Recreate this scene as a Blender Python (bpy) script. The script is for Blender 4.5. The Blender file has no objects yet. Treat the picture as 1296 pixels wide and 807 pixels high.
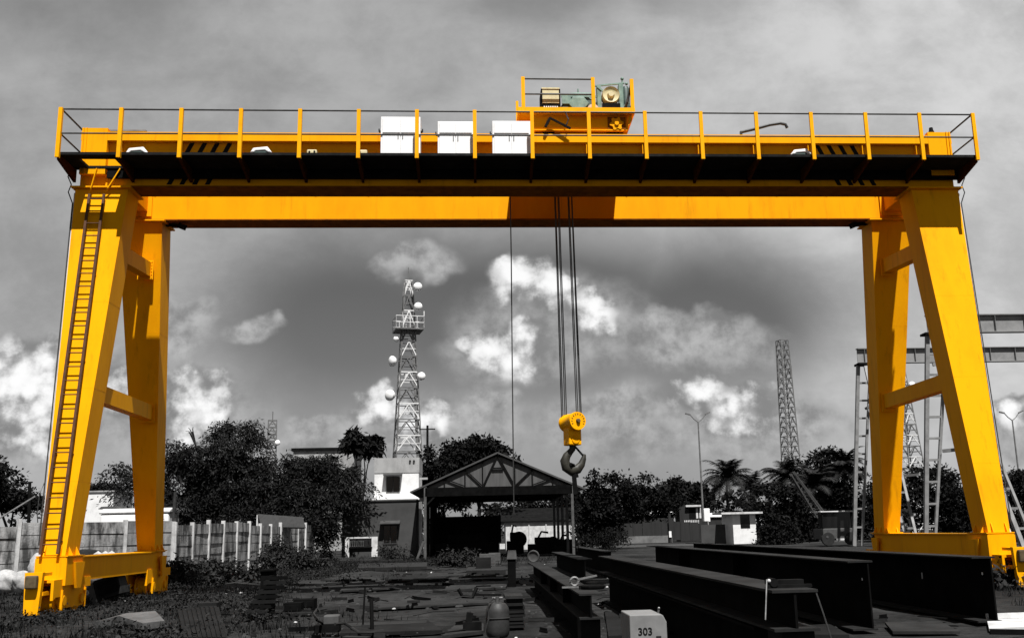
import bpy, math, random
import numpy as np
from mathutils import Vector, Matrix
random.seed(7); RNG = np.random.default_rng(7)
S = bpy.context.scene
COL = S.collection
PI = math.pi

# ------------------------------------------------------------------ camera model
W, H = 1296.0, 807.0
F, YAW, PIT, ROL = 1250.0, .073, .208, -.024
CAM = Vector((-1.469, -24.36, 1.55)); SX, SY = 45.97, 3.8
cy_, sy_, cp_, sp_, cr_, sr_ = math.cos(YAW), math.sin(YAW), math.cos(PIT), math.sin(PIT), math.cos(ROL), math.sin(ROL)
FW = Vector((sy_*cp_, cy_*cp_, sp_)); r0 = Vector((cy_, -sy_, 0)); u0 = r0.cross(FW)
RT = r0*cr_ + u0*sr_; UP = u0*cr_ - r0*sr_
def ray(px, py): return FW + RT*((px-W/2-SX)/F) - UP*((py-H/2-SY)/F)
def gp(px, py, z=0.0):                      # a point of the level z seen at a place of the photograph
    d = ray(px, py); return CAM + d*((z-CAM.z)/d.z)
def yp(px, py, Y):                          # a point of the upright plane at depth Y
    d = ray(px, py); return CAM + d*((Y-CAM.y)/d.y)
cd = bpy.data.cameras.new('camera'); cam = bpy.data.objects.new('camera', cd); COL.objects.link(cam)
m3 = Matrix((RT, UP, -FW)).transposed()
cam.matrix_world = Matrix.Translation(CAM) @ m3.to_4x4()
cd.sensor_width = 36; cd.lens = F/W*36; cd.shift_x = -SX/W; cd.shift_y = SY/W
cd.clip_start = .1; cd.clip_end = 5000
S.camera = cam

# ------------------------------------------------------------------ materials
def lum(v): return (v, v, v, 1) if not isinstance(v, (tuple, list)) else (*v[:3], 1)
def mat(name, col, rough=.7, col2=None, scale=2.0, lo=.4, hi=.65, bump=0.0, bscale=20.0, metal=0.0, spec=.3, stretch=(1, 1, 1), detail=6):
    m = bpy.data.materials.new(name); m.use_nodes = True
    nt = m.node_tree; b = nt.nodes['Principled BSDF']
    b.inputs['Base Color'].default_value = lum(col); b.inputs['Roughness'].default_value = rough
    b.inputs['Metallic'].default_value = metal; b.inputs['Specular IOR Level'].default_value = spec
    tc = nt.nodes.new('ShaderNodeTexCoord'); mp = nt.nodes.new('ShaderNodeMapping'); mp.inputs['Scale'].default_value = stretch
    nt.links.new(tc.outputs['Object'], mp.inputs['Vector'])
    if col2 is not None:
        n = nt.nodes.new('ShaderNodeTexNoise'); n.inputs['Scale'].default_value = scale; n.inputs['Detail'].default_value = detail
        n.inputs['Roughness'].default_value = .65
        nt.links.new(mp.outputs[0], n.inputs['Vector'])
        r = nt.nodes.new('ShaderNodeValToRGB'); r.color_ramp.elements[0].position = lo; r.color_ramp.elements[1].position = hi
        r.color_ramp.elements[0].color = lum(col); r.color_ramp.elements[1].color = lum(col2)
        nt.links.new(n.outputs['Fac'], r.inputs['Fac']); nt.links.new(r.outputs['Color'], b.inputs['Base Color'])
    if bump:
        n2 = nt.nodes.new('ShaderNodeTexNoise'); n2.inputs['Scale'].default_value = bscale; n2.inputs['Detail'].default_value = 5
        nt.links.new(tc.outputs['Object'], n2.inputs['Vector'])
        bp = nt.nodes.new('ShaderNodeBump'); bp.inputs['Strength'].default_value = bump; bp.inputs['Distance'].default_value = .03
        nt.links.new(n2.outputs['Fac'], bp.inputs['Height']); nt.links.new(bp.outputs[0], b.inputs['Normal'])
    return m
Y1 = (.86, .37, .0015); Y2 = (.70, .26, .0015)
yellow = mat('yellow_paint', Y1, .55, Y2, .9, .45, .85, .04, 3, spec=.05, stretch=(1, 1, .35))
def grime(m, col, sx_, sz_, lo, hi, amt):
    nt = m.node_tree; b = nt.nodes['Principled BSDF']; src = b.inputs['Base Color'].links[0].from_socket
    tc = nt.nodes.new('ShaderNodeTexCoord'); mp = nt.nodes.new('ShaderNodeMapping'); mp.inputs['Scale'].default_value = (sx_, sx_, sz_); nt.links.new(tc.outputs['Object'], mp.inputs[0])
    n = nt.nodes.new('ShaderNodeTexNoise'); n.inputs['Scale'].default_value = 1; n.inputs['Detail'].default_value = 8; n.inputs['Roughness'].default_value = .7; nt.links.new(mp.outputs[0], n.inputs['Vector'])
    r = nt.nodes.new('ShaderNodeMapRange'); r.inputs[1].default_value = lo; r.inputs[2].default_value = hi; r.inputs[3].default_value = 0; r.inputs[4].default_value = amt; nt.links.new(n.outputs['Fac'], r.inputs[0])
    mx = nt.nodes.new('ShaderNodeMix'); mx.data_type = 'RGBA'; nt.links.new(r.outputs[0], mx.inputs[0]); nt.links.new(src, mx.inputs[6]); mx.inputs[7].default_value = lum(col); nt.links.new(mx.outputs[2], b.inputs['Base Color'])
grime(yellow, (.30, .10, .004), 5, .5, .56, .78, .55); grime(yellow, (.10, .04, .01), 14, 9, .68, .78, .6)
yellow_b = mat('yellow_paint_bright', (.9, .40, .002), .5, Y2, 3, .5, .9, spec=.08)
pipe_dark = mat('dark_pipe', .035, .5, .07, 6, spec=.2)
black = mat('black_steel', .004, .75, .009, 5, spec=.05)
blackpaint = mat('black_paint', .008, .6, spec=.1)
deck_m = mat('walkway_plate', .012, .9, .02, 5, spec=.02)
red_shade = mat('red_brown_shade', (.26, .085, .006), .8, (.16, .05, .006), 4, spec=.05)  # painted shade of the girder undersides; also colours the gear plate
brown = mat('ladder_brown', (.10, .045, .022), .6, (.06, .03, .02), 8, spec=.15)
white_p = mat('white_paint', .82, .5, .68, 3, .5, .9, spec=.3)
white_d = mat('white_dirty', .6, .7, .3, 2.5, .4, .75, .1, 8)
cream = mat('cream_paint', (.62, .55, .33), .5, (.5, .44, .26), 6)
green = mat('machine_green', (.20, .29, .24), .45, (.12, .18, .15), 5, spec=.4)
green_d = mat('machine_green_dark', (.06, .09, .08), .5, (.03, .05, .045), 5, spec=.4)
hook_m = mat('hook_steel', (.032, .030, .023), .5, (.014, .013, .010), 8, spec=.3)
rail_m = mat('rail_steel', .12, .4, .06, 8, metal=.4)
rope_m = mat('wire_rope', .02, .6, .035, 30)
rubber = mat('rubber', .012, .85, .02, 8, bump=.2)
oily = mat('buffer_pad', (.10, .075, .04), .8, (.06, .04, .02), 8)
steel_dk = mat('mill_steel', .003, .85, .007, 2.5, .35, .7, .1, 12, spec=.02)
steel_top = mat('mill_steel_lit', .012, .7, .030, 1.6, .35, .7, .15, 14, spec=.05)  # paler copy of the mill steel: light painted into the flanges, webs black
plate_m = mat('steel_plate', .017, .75, .008, 1.2, .35, .7, .3, 10, spec=.05)
plate_lt = mat('steel_plate_pale', .034, .75, .014, 1.6, .35, .7, .3, 10, spec=.05)
concrete = mat('old_concrete', .33, .9, .045, 1.3, .40, .585, .5, 14, stretch=(2.0, 2.0, .5), detail=9)
concrete_d = mat('old_concrete_dark', .25, .9, .06, 1.2, .4, .62, .3, 14, stretch=(2, 2, .5))
post_m = mat('concrete_post', .55, .85, .2, 2.0, .45, .8, .15, 20)
plaster_w = mat('white_plaster', .74, .85, .52, 1.5, .45, .8, .1, 10)
plaster_g = mat('grey_plaster', .34, .9, .2, 1.3, .4, .7, .15, 10, stretch=(1, 1, .5))
plaster_d = mat('dark_plaster', .055, .9, .035, .8, .4, .7, .15, 10)
awning_m = mat('awning', .05, .8, .03, 3)
glass_d = mat('window_dark', .008, .15, spec=.5)
sheet_lt = mat('cladding_pale', .085, .6, .05, .8, .4, .7, stretch=(4, 1, .3))
sheet_rf = mat('roof_sheet', .065, .6, .04, 1.5, .4, .7)
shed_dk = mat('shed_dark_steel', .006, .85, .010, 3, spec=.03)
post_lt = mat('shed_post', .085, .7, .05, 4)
grey_st = mat('grey_painted_steel', .24, .55, .17, 1.6, .4, .7, spec=.25)
grey_lt = mat('grey_light_steel', .22, .5, .15, 2, spec=.2)
tower_w = mat('tower_white', .72, .5, .55, 3)
tower_r = mat('tower_dark', .15, .5, .09, 3)
galv = mat('galvanised', .17, .5, .11, 4, metal=.2)
dish_m = mat('dish_white', .82, .4)
bark = mat('bark', .02, .95, .01, 5, bump=.5, bscale=12)
bark_p = mat('palm_bark', .04, .95, .02, 8, bump=.5, bscale=12)
leaf_a = mat('leaf_grey', .007, .7, .030, .7, .40, .72, spec=.05)
leaf_b = mat('leaf_dark', .003, .7, .018, .7, .40, .72, spec=.05)
leaf_c = mat('leaf_mid', .007, .7, .018, .9, .38, .68, spec=.05)
leaf_f = mat('leaf_far', .005, .7, .012, .25, .38, .68, spec=.1)
palm_m = mat('palm_leaf', .006, .7, .017, 1.2, .38, .68, spec=.25)
grass_m = mat('grass_blade', .006, .8, .02, .5, .38, .7, spec=.1)
weed_m = mat('weed_leaf', .010, .7, .032, 1.3, .38, .7, spec=.1)
soil_h = mat('gravel_chip', .045, .9, .015, 3)
chip_w = mat('white_chip', .6, .9, .3, 5)
sack_m = mat('white_sack', .42, .8, .16, 4, .4, .7, .3, 8)
drum_m = mat('dark_drum', .010, .7, .02, 4, spec=.1)
box_g = mat('grey_box', .07, .7, .04, 5, .4, .7)
cyl_m = mat('cylinder_paint', .034, .55, .018, 6, .4, .7, .1, 20)
gate_m = mat('gate_sheet', .022, .7, .012, .7, .4, .7, stretch=(3, 1, .3))
kerb_m = mat('kerb', .16, .9, .09, 1.4, .4, .7)
board_m = mat('wood_board', .014, .9, .007, 3, .4, .7, .2, 10)
tarp_w = mat('pale_tarp', .75, .8, .5, 5)

# ------------------------------------------------------------------ mesh builder
class MB:
    def __init__(s, M=None): s.v = []; s.f = []; s.mi = []; s.M = M; s.m = 0
    def add(s, vs, fs):
        o = len(s.v)
        for p in vs:
            p = Vector(p); s.v.append(s.M @ p if s.M else p)
        for f in fs: s.f.append([o+i for i in f]); s.mi.append(s.m)
    def hexa(s, b, t):                       # four bottom, four top corners
        s.add(list(b)+list(t), [(3, 2, 1, 0), (4, 5, 6, 7), (0, 1, 5, 4), (1, 2, 6, 5), (2, 3, 7, 6), (3, 0, 4, 7)])
    def bb(s, x0, x1, y0, y1, z0, z1):
        s.hexa([(x0, y0, z0), (x1, y0, z0), (x1, y1, z0), (x0, y1, z0)], [(x0, y0, z1), (x1, y0, z1), (x1, y1, z1), (x0, y1, z1)])
    def bar(s, a, b, w, h=None, up=(0, 0, 1)):   # a square bar from a to b
        a = Vector(a); b = Vector(b); h = h or w; d = (b-a).normalized(); up = Vector(up)
        if abs(d.dot(up)) > .98: up = Vector((0, 1, 0))
        x = d.cross(up).normalized()*(w/2); y = x.cross(d).normalized()*(h/2)
        s.hexa([a-x-y, a+x-y, a+x+y, a-x+y], [b-x-y, b+x-y, b+x+y, b-x+y])
    def tube(s, pts, r, n=8, r2=None):
        pts = [Vector(p) for p in pts]; k = len(pts); rings = []
        up = Vector((0, 0, 1))
        for i, p in enumerate(pts):
            d = (pts[min(i+1, k-1)]-pts[max(i-1, 0)]).normalized()
            u = up if abs(d.dot(up)) < .95 else Vector((0, 1, 0))
            x = d.cross(u).normalized(); y = x.cross(d).normalized()
            rr = r if r2 is None else r+(r2-r)*i/max(1, k-1)
            rings.append([p+x*(rr*math.cos(2*PI*j/n))+y*(rr*math.sin(2*PI*j/n)) for j in range(n)])
        vs = [q for g in rings for q in g]; fs = []
        for i in range(k-1):
            for j in range(n): fs.append((i*n+j, i*n+(j+1) % n, (i+1)*n+(j+1) % n, (i+1)*n+j))
        fs.append(tuple(range(n-1, -1, -1))); fs.append(tuple((k-1)*n+j for j in range(n)))
        s.add(vs, fs)
    def cyl(s, a, b, r, n=20, r2=None): s.tube([a, b], r, n, r2)
    def lathe(s, c, prof, axis=(0, 0, 1), n=24):  # prof: (radius, height along axis)
        ax = Vector(axis).normalized(); u = Vector((0, 0, 1)) if abs(ax.z) < .9 else Vector((1, 0, 0))
        x = ax.cross(u).normalized(); y = ax.cross(x); c = Vector(c); vs = []; fs = []
        for (r, h) in prof:
            for j in range(n): vs.append(c+ax*h+x*(r*math.cos(2*PI*j/n))+y*(r*math.sin(2*PI*j/n)))
        for i in range(len(prof)-1):
            for j in range(n): fs.append((i*n+j, i*n+(j+1) % n, (i+1)*n+(j+1) % n, (i+1)*n+j))
        fs.append(tuple(range(n-1, -1, -1))); fs.append(tuple((len(prof)-1)*n+j for j in range(n)))
        s.add(vs, fs)
    def prism(s, poly, d):                   # planar polygon (3-D points) extruded by d
        n = len(poly); d = Vector(d); a = [Vector(p) for p in poly]
        s.add(a+[p+d for p in a], [tuple(range(n-1, -1, -1)), tuple(range(n, 2*n))]+[(i, (i+1) % n, n+(i+1) % n, n+i) for i in range(n)])
    def sphere(s, c, r, n=10, sq=(1, 1, 1)):
        c = Vector(c); prof = []
        vs = []; fs = []; k = n//2+1
        for i in range(k):
            t = PI*(i+.02)/(k-1+.04)
            for j in range(n):
                a = 2*PI*j/n; vs.append(c+Vector((r*sq[0]*math.sin(t)*math.cos(a), r*sq[1]*math.sin(t)*math.sin(a), r*sq[2]*math.cos(t))))
        for i in range(k-1):
            for j in range(n): fs.append((i*n+j, (i+1)*n+j, (i+1)*n+(j+1) % n, i*n+(j+1) % n))
        s.add(vs, fs)
    def build(s, name, mats, parent=None, smooth=False, bevel=0.0):
        if not isinstance(mats, (list, tuple)): mats = [mats]
        me = bpy.data.meshes.new(name)
        off = root_loc(parent) if parent else Vector((0, 0, 0))
        me.from_pydata([tuple(v-off) for v in s.v], [], s.f)
        for m in mats: me.materials.append(m)
        if len(mats) > 1: me.polygons.foreach_set('material_index', s.mi)
        if smooth: me.polygons.foreach_set('use_smooth', [True]*len(me.polygons)); 
        me.update()
        o = bpy.data.objects.new(name, me); COL.objects.link(o)
        if smooth: me.set_sharp_from_angle(angle=math.radians(40))
        if bevel:
            md = o.modifiers.new('bevel', 'BEVEL'); md.width = bevel; md.segments = 2; md.limit_method = 'ANGLE'
        if parent: o.parent = parent
        return o
def root_loc(o):
    L = Vector((0, 0, 0))
    while o is not None: L = L+o.location; o = o.parent
    return L
def tag(o, label=None, cat=None, group=None, kind=None):
    if label: o['label'] = label
    if cat: o['category'] = cat
    if group: o['group'] = group
    if kind: o['kind'] = kind
    return o
def thing(name, label, cat, loc=(0, 0, 0), group=None):
    o = bpy.data.objects.new(name, None); COL.objects.link(o); o.location = loc; o.empty_display_size = .2
    return tag(o, label, cat, group)
def copy_tree(o, parent=None):
    c = o.copy(); COL.objects.link(c); c.parent = parent
    for ch in list(o.children): copy_tree(ch, c)
    return c
def lerp(a, b, t): return Vector(a)+(Vector(b)-Vector(a))*t
def mirror(mb):                              # mirror a builder in X about 0
    for v in mb.v: v.x = -v.x
    mb.f = [f[::-1] for f in mb.f]
    return mb

# ------------------------------------------------------------------ ground
def nz(x, y):
    return math.sin(x*.9+1.3*math.sin(y*.7))*math.cos(y*.8+.9*math.sin(x*.53))*.5+math.sin(x*2.3+y*1.7)*.25
def ground():
    mb = MB()
    xs = [-2600, -600, -200, -90, -50]+[-34+i*.8 for i in range(96)]+[50, 70, 100, 200, 600, 2600]
    ys = [-600, -120, -40, -26]+[-20+i*.8 for i in range(100)]+[66, 75, 90, 120, 200, 500, 1200, 3000]
    nx = len(xs)
    hill = lambda x, y: .10*math.exp(-((x+8.2)/1.1)**2-((y-.8)/1.6)**2)+.25*math.exp(-((x+9.2)/1.0)**2-((y-9)/2.5)**2)+.2*math.exp(-((x+6)/1.6)**2-((y-16)/3)**2)
    vs = [(x, y, (-.05+.05*nz(x, y)+hill(x, y)) if (-34 < x < 42 and -20 < y < 60) else -.03) for y in ys for x in xs]
    fs = [(j*nx+i, j*nx+i+1, (j+1)*nx+i+1, (j+1)*nx+i) for j in range(len(ys)-1) for i in range(nx-1)]
    mb.add(vs, fs)
    m = bpy.data.materials.new('yard_soil'); m.use_nodes = True; nt = m.node_tree; b = nt.nodes['Principled BSDF']
    b.inputs['Roughness'].default_value = .95; b.inputs['Specular IOR Level'].default_value = .1
    tc = nt.nodes.new('ShaderNodeTexCoord')
    def noise(sc, det, rough=.6):
        n = nt.nodes.new('ShaderNodeTexNoise'); n.inputs['Scale'].default_value = sc; n.inputs['Detail'].default_value = det; n.inputs['Roughness'].default_value = rough
        nt.links.new(tc.outputs['Object'], n.inputs['Vector']); return n
    n1 = noise(.22, 8); n2 = noise(2.6, 8, .75); n3 = noise(16, 5, .7)
    r1 = nt.nodes.new('ShaderNodeValToRGB'); e = r1.color_ramp.elements
    e[0].position = .36; e[0].color = lum(.008); e[1].position = .62; e[1].color = lum(.036)
    nt.links.new(n1.outputs['Fac'], r1.inputs['Fac'])
    r2 = nt.nodes.new('ShaderNodeValToRGB'); e = r2.color_ramp.elements
    e[0].position = .34; e[0].color = lum(.35); e[1].position = .68; e[1].color = lum(1.4)
    nt.links.new(n2.outputs['Fac'], r2.inputs['Fac'])
    mx = nt.nodes.new('ShaderNodeMix'); mx.data_type = 'RGBA'; mx.blend_type = 'MULTIPLY'; mx.inputs['Factor'].default_value = 1
    nt.links.new(r1.outputs['Color'], mx.inputs[6]); nt.links.new(r2.outputs['Color'], mx.inputs[7])
    r3 = nt.nodes.new('ShaderNodeValToRGB'); e = r3.color_ramp.elements
    e[0].position = .72; e[0].color = lum(0); e[1].position = .80; e[1].color = lum(.025)
    nt.links.new(n3.outputs['Fac'], r3.inputs['Fac'])
    ad = nt.nodes.new('ShaderNodeMix'); ad.data_type = 'RGBA'; ad.blend_type = 'ADD'; ad.inputs['Factor'].default_value = 1
    nt.links.new(mx.outputs[2], ad.inputs[6]); nt.links.new(r3.outputs['Color'], ad.inputs[7])
    nt.links.new(ad.outputs[2], b.inputs['Base Color'])
    bp = nt.nodes.new('ShaderNodeBump'); bp.inputs['Strength'].default_value = .8; bp.inputs['Distance'].default_value = .08
    nt.links.new(n2.outputs['Fac'], bp.inputs['Height']); nt.links.new(bp.outputs[0], b.inputs['Normal'])
    tag(mb.build('ground', m, smooth=True), kind='structure')
ground()
road = MB(); road.bb(4.4, 34, 62, 72, -.25, .015); tag(road.build('road', mat('road_dust', .045, .95, .025, .6, .4, .7, .2, 8)), kind='structure')

# ------------------------------------------------------------------ the gantry crane
G1a, G1b, G2a, G2b = 1.1, 1.8, 3.95, 4.65          # the two girders in depth
ZB, ZT = 10.68, 12.16
crane = thing('gantry_crane', 'huge yellow gantry crane of two girders on four tapered legs', 'gantry crane', (0, 2.9, 0))

def girder(y0, y1, front):
    mb = MB(); hx = 11.88
    mb.bb(-hx, hx, y0, y1, ZB+.02, ZT-.24)
    mb.bb(-hx, hx, y0-.16, y1+.16, ZT-.24, ZT)                   # wide top chord
    mb.m = 2; mb.bb(-hx, hx, y0-.04, y1+.04, ZB-.015, ZB+.02); mb.m = 0   # bottom flange, its shade painted in dark red
    for i in range(-7, 8):                                       # stiffeners below the chord
        mb.bb(i*1.55-.01, i*1.55+.01, y0-.13, y0-.002, ZT-.55, ZT-.242)
    for i in (-8.4, -4.2, 0.3, 4.4, 8.3): mb.bb(i-.006, i+.006, y0-.004, y0-.0005, ZB+.03, ZT-.245)   # welded plate joints
    if front:
        for sg in (-1, 1):                                       # end boxes
            mb.bb(min(sg*11.2, sg*11.86), max(sg*11.2, sg*11.86), y0-.17, y0-.003, ZB+.3, ZT+.1)
            for k in (11.72, 11.80): mb.bb(min(sg*k, sg*(k+.03)), max(sg*k, sg*(k+.03)), y0-.2, y0-.171, ZB+.3, ZT+.1)
        mb.m = 1
        for sg in (-1, 1):                                       # painted slashes
            for k in range(4):
                xt = 8.98-k*.33; dx = -.55
                def P(x, z): return (sg*(x), y0-.004, z)
                za, zb = ZB+.06, ZT-.245
                q = [P(xt+.0, zb), P(xt+.13, zb), P(xt+.13+.55, za), P(xt+.55, za)]
                mb.add(q if sg > 0 else q[::-1], [(3, 2, 1, 0)])
    return mb.build('girder', [yellow, blackpaint, red_shade], crane)
girder(G1a, G1b, True); girder(G2a, G2b, False)
for y in ((G1a+G1b)/2, (G2a+G2b)/2):
    mb = MB(); mb.bb(-11.7, 11.7, y-.05, y+.05, ZT+.001, ZT+.09); mb.bb(-11.7, 11.7, y-.09, y+.09, ZT+.0005, ZT+.02); mb.build('trolley_rail', rail_m, crane)
for sg in (-1, 1):
    mb = MB(); x = sg*11.35; mb.bb(x-.3, x+.3, G1b+.05, G2a-.05, ZB+.25, ZT-.3)
    mb.bb(x-.42, x+.42, G1b+.042, G1b+.07, ZB+.1, ZT-.2); mb.bb(x-.42, x+.42, G2a-.07, G2a-.042, ZB+.1, ZT-.2)
    mb.build('end_tie', yellow, crane)
mat_bracket = mat('bracket_shade', (.07, .02, .004), .85, (.04, .012, .003), 4, spec=.03)  # shade on the yellow brackets, painted as dark red-brown
# walkway: deck with a ladder hatch, brackets under every post
mb = MB(); z0, z1 = 11.13, 11.20
hx0, hx1, hy0, hy1 = -11.62, -10.72, .28, .92
mb.bb(-12.03, hx0, -.04, G1a-.045, z0, z1); mb.bb(hx1, 12.03, -.04, G1a-.045, z0, z1)
mb.bb(hx0, hx1, -.04, hy0, z0, z1); mb.bb(hx0, hx1, hy1, G1a-.045, z0, z1)
deck = mb.build('walkway', deck_m, crane)
for k in range(17):
    x = -12+1.5*k
    mb = MB(); mb.prism([(x-.035, -.03, 11.125), (x-.035, G1a-.05, 11.125), (x-.035, G1a-.05, 10.78), (x-.035, -.03, 11.0)], (.07, 0, 0))
    mb.build('bracket', mat_bracket, deck)
mb = MB(); mb.bb(-11.15, 12.0, G1a-.15, G1a-.048, 10.88, z0-.003)  # black strip added for the shade below the deck, along the girder face
mb.build('shade_strip', black, deck)
railing = MB(); railing.tube([(-12.03, -.05, 12.356), (12.03, -.05, 12.356)], .024, 8); rl = railing.build('top_rail', pipe_dark, crane)
mb = MB(); mb.tube([(-12.03, -.05, 11.70), (12.03, -.05, 11.70)], .022, 8); mb.build('mid_rail', pipe_dark, crane)
for sg in (-1, 1):
    mb = MB(); mb.tube([(sg*12.0, -.05, 12.35), (sg*12.0, 1.45, 12.35)], .024, 8); mb.build('top_rail', pipe_dark, crane)
    mb = MB(); mb.tube([(sg*12.0, -.05, 11.70), (sg*12.0, 1.45, 11.70)], .022, 8); mb.build('mid_rail', pipe_dark, crane)
for k in range(17):
    x = -12+1.5*k
    mb = MB(); mb.bb(x-.048, x+.048, -.14, -.085, 11.03, 12.37); mb.bb(x+.036, x+.048, -.085, -.045, 11.03, 12.37)
    mb.build('railing_post', yellow_b, crane)
# legs
def leg(sg, front):
    mb = MB()
    if front:
        t = dict(xo=11.98, xi=10.63, y0=G1a-.02, y1=G1b+.1); b = dict(xo=11.43, xi=10.88, y0=-.57, y1=.2)
    else:
        t = dict(xo=11.88, xi=10.63, y0=G2a-.02, y1=G2b+.1); b = dict(xo=11.37, xi=10.87, y0=5.75, y1=6.5)
    zt, zb = ZB-.06, 1.26
    B = [(b['xi'], b['y0'], zb), (b['xo'], b['y0'], zb), (b['xo'], b['y1'], zb), (b['xi'], b['y1'], zb)]
    T = [(t['xi'], t['y0'], zt), (t['xo'], t['y0'], zt), (t['xo'], t['y1'], zt), (t['xi'], t['y1'], zt)]
    mb.hexa(B, T)
    mb.bb(t['xi']-.1, t['xo']+.08, t['y0']-.12, t['y1']+.1, ZB-.058, ZB-.018)     # top flange
    for f in (.18, .42, .66):                                                    # weld seams, a hair proud
        lo = [lerp(B[i], T[i], f) for i in range(4)]; hi = [lerp(B[i], T[i], f+.0012) for i in range(4)]
        c = sum((lo[i] for i in range(4)), Vector())/4
        gr = lambda p: c+Vector(((p.x-c.x)*1.004, (p.y-c.y)*1.004, p.z-c.z))
        mb.hexa([gr(p) for p in lo], [gr(p) for p in hi])
    if sg < 0: mirror(mb)
    L = mb.build('leg', yellow, crane)
    g = MB(); g.bb(b['xi']-.1, b['xo']+.06, b['y0']-.1, b['y1']+.1, 1.232, 1.258)
    if sg < 0: mirror(g)
    g.build('base_flange', yellow, L)
    for (px_, py_, dx, dy) in ((b['xi']+.1, b['y0'], 0, -.09), (b['xo']-.1, b['y0'], 0, -.09), (b['xi'], b['y0']+.18, -.1, 0), (b['xi'], b['y1']-.18, -.1, 0)):
        g = MB()
        if dx == 0: g.prism([(px_-.012, py_+.02, 1.26), (px_-.012, py_+dy, 1.26), (px_-.012, py_+.02, 1.5)], (.024, 0, 0))
        else: g.prism([(px_+.02, py_-.012, 1.26), (px_+dx, py_-.012, 1.26), (px_+.02, py_-.012, 1.5)], (0, .024, 0))
        if sg < 0: mirror(g)
        g.build('gusset', yellow, L)
    return L
LEGS = {(sg, fr): leg(sg, fr) for sg in (-1, 1) for fr in (True, False)}
tag(LEGS[(-1, True)], 'tapered yellow leg carrying the brown ladder')
# braces of each trestle
for sg in (-1, 1):
    for (za, zb_, yA, yB, hh) in ((9.02, 9.22, 1.55, 4.06, .42), (5.17, 5.17, .80, 4.94, .42)):
        mb = MB(); a = Vector((sg*11.0, yA, za)); b = Vector((sg*11.05, yB, zb_)); mb.bar(a, b, .30, hh)
        br = mb.build('brace', yellow, crane)
        pl = MB(); pl.bb(min(sg*10.83, sg*11.27), max(sg*10.83, sg*11.27), yB-.035, yB-.001, zb_-.30, zb_+.27)
        for i in range(6):
            for xx in (10.87, 11.23): pl.cyl((sg*xx, yB-.06, zb_-.25+i*.095), (sg*xx, yB-.036, zb_-.25+i*.095), .014, 6)
        pl.build('end_plate', yellow, br)
# tie beams and bogies
def bogie(sg, yc, front):
    """two wheel bogie centred at yc under the tie beam; built for the +X end, mirrored for the other"""
    bo = MB(); x = 11.16
    out = [(-1.06, .30), (-1.06, .74), (-.22, .74), (-.22, .92), (.22, .92), (.22, .74), (1.06, .74), (1.06, .52), (.80, .52), (.74, .44), (.74, .16), (.62, .10), (-.62, .10), (-.66, .36), (-.9, .36)]
    for xa in (x-.30, x+.24): bo.prism([(xa, yc+p, z) for p, z in out], (.06, 0, 0))
    bo.bb(x-.24, x+.24, yc-1.05, yc+1.05, .68, .735)
    bo.bb(x-.245, x+.245, yc-.2, yc+.2, .78, .9)
    bo.cyl((x-.38, yc, .62), (x+.38, yc, .62), .085, 14)
    for p in (-.62, .70): bo.bb(x-.34, x-.301, yc+p-.025, yc+p+.025, .06, .5)
    ob = bo if sg > 0 else mirror(bo)
    o = ob.build('bogie', yellow, crane)
    for w in (-.52, .52):
        wm = MB(); wm.lathe((x-.13, yc+w, .27), [(.05, -.05), (.29, -.05), (.29, 0), (.245, .01), (.245, .2), (.29, .21), (.29, .26), (.05, .26)], (1, 0, 0), 26)
        wm.lathe((x-.345, yc+w, .27), [(.11, 0), (.11, .16)], (1, 0, 0), 16)
        (wm if sg > 0 else mirror(wm)).build('wheel', yellow, o, smooth=True)
    return o
for sg in (-1, 1):
    mb = MB(); mb.bb(10.88, 11.44, -.64, 6.55, .66, 1.228); mb.bb(10.82, 11.48, -.66, 6.58, 1.2, 1.2305)
    mb.bb(10.80, 11.50, -.66, .34, .60, 1.199)                         # near pedestal
    mb.prism([(10.74, -.30, 1.1), (10.74, .26, 1.1), (10.74, .10, .52), (10.74, -.14, .52)], (.055, 0, 0))
    mb.prism([(10.74, 6.02, 1.1), (10.74, 6.50, 1.1), (10.74, 6.38, .52), (10.74, 6.16, .52)], (.055, 0, 0))
    (mb if sg > 0 else mirror(mb)).build('tie_beam', yellow, crane)
    for yc in (-.06, 6.25): bogie(sg, yc, yc < 1)
    g = MB(); g.hexa([(11.04, -1.42, .02), (11.34, -1.42, .02), (11.34, -1.30, .02), (11.04, -1.30, .02)], [(10.99, -1.42, .92), (11.37, -1.42, .92), (11.37, -1.30, .92), (10.99, -1.30, .92)])
    g.bb(11.0, 11.36, -1.30, -.9, .42, .5); g.bb(11.0, 11.36, -1.30, -.9, .84, .91)
    gg = (g if sg > 0 else mirror(g)).build('rail_guard', yellow_b, crane)
    p = MB(); p.bb(11.06, 11.31, -1.56, -1.421, .58, .86); (p if sg > 0 else mirror(p)).build('buffer', oily, gg, bevel=.03)
    g = MB(); g.prism([(10.98, 7.0, .02), (10.98, 7.3, .06), (10.98, 7.45, .25), (10.98, 7.45, .5), (10.98, 7.3, .66), (10.98, 7.0, .7)], (.42, 0, 0)); (g if sg > 0 else mirror(g)).build('rail_guard', yellow, crane)
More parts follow.
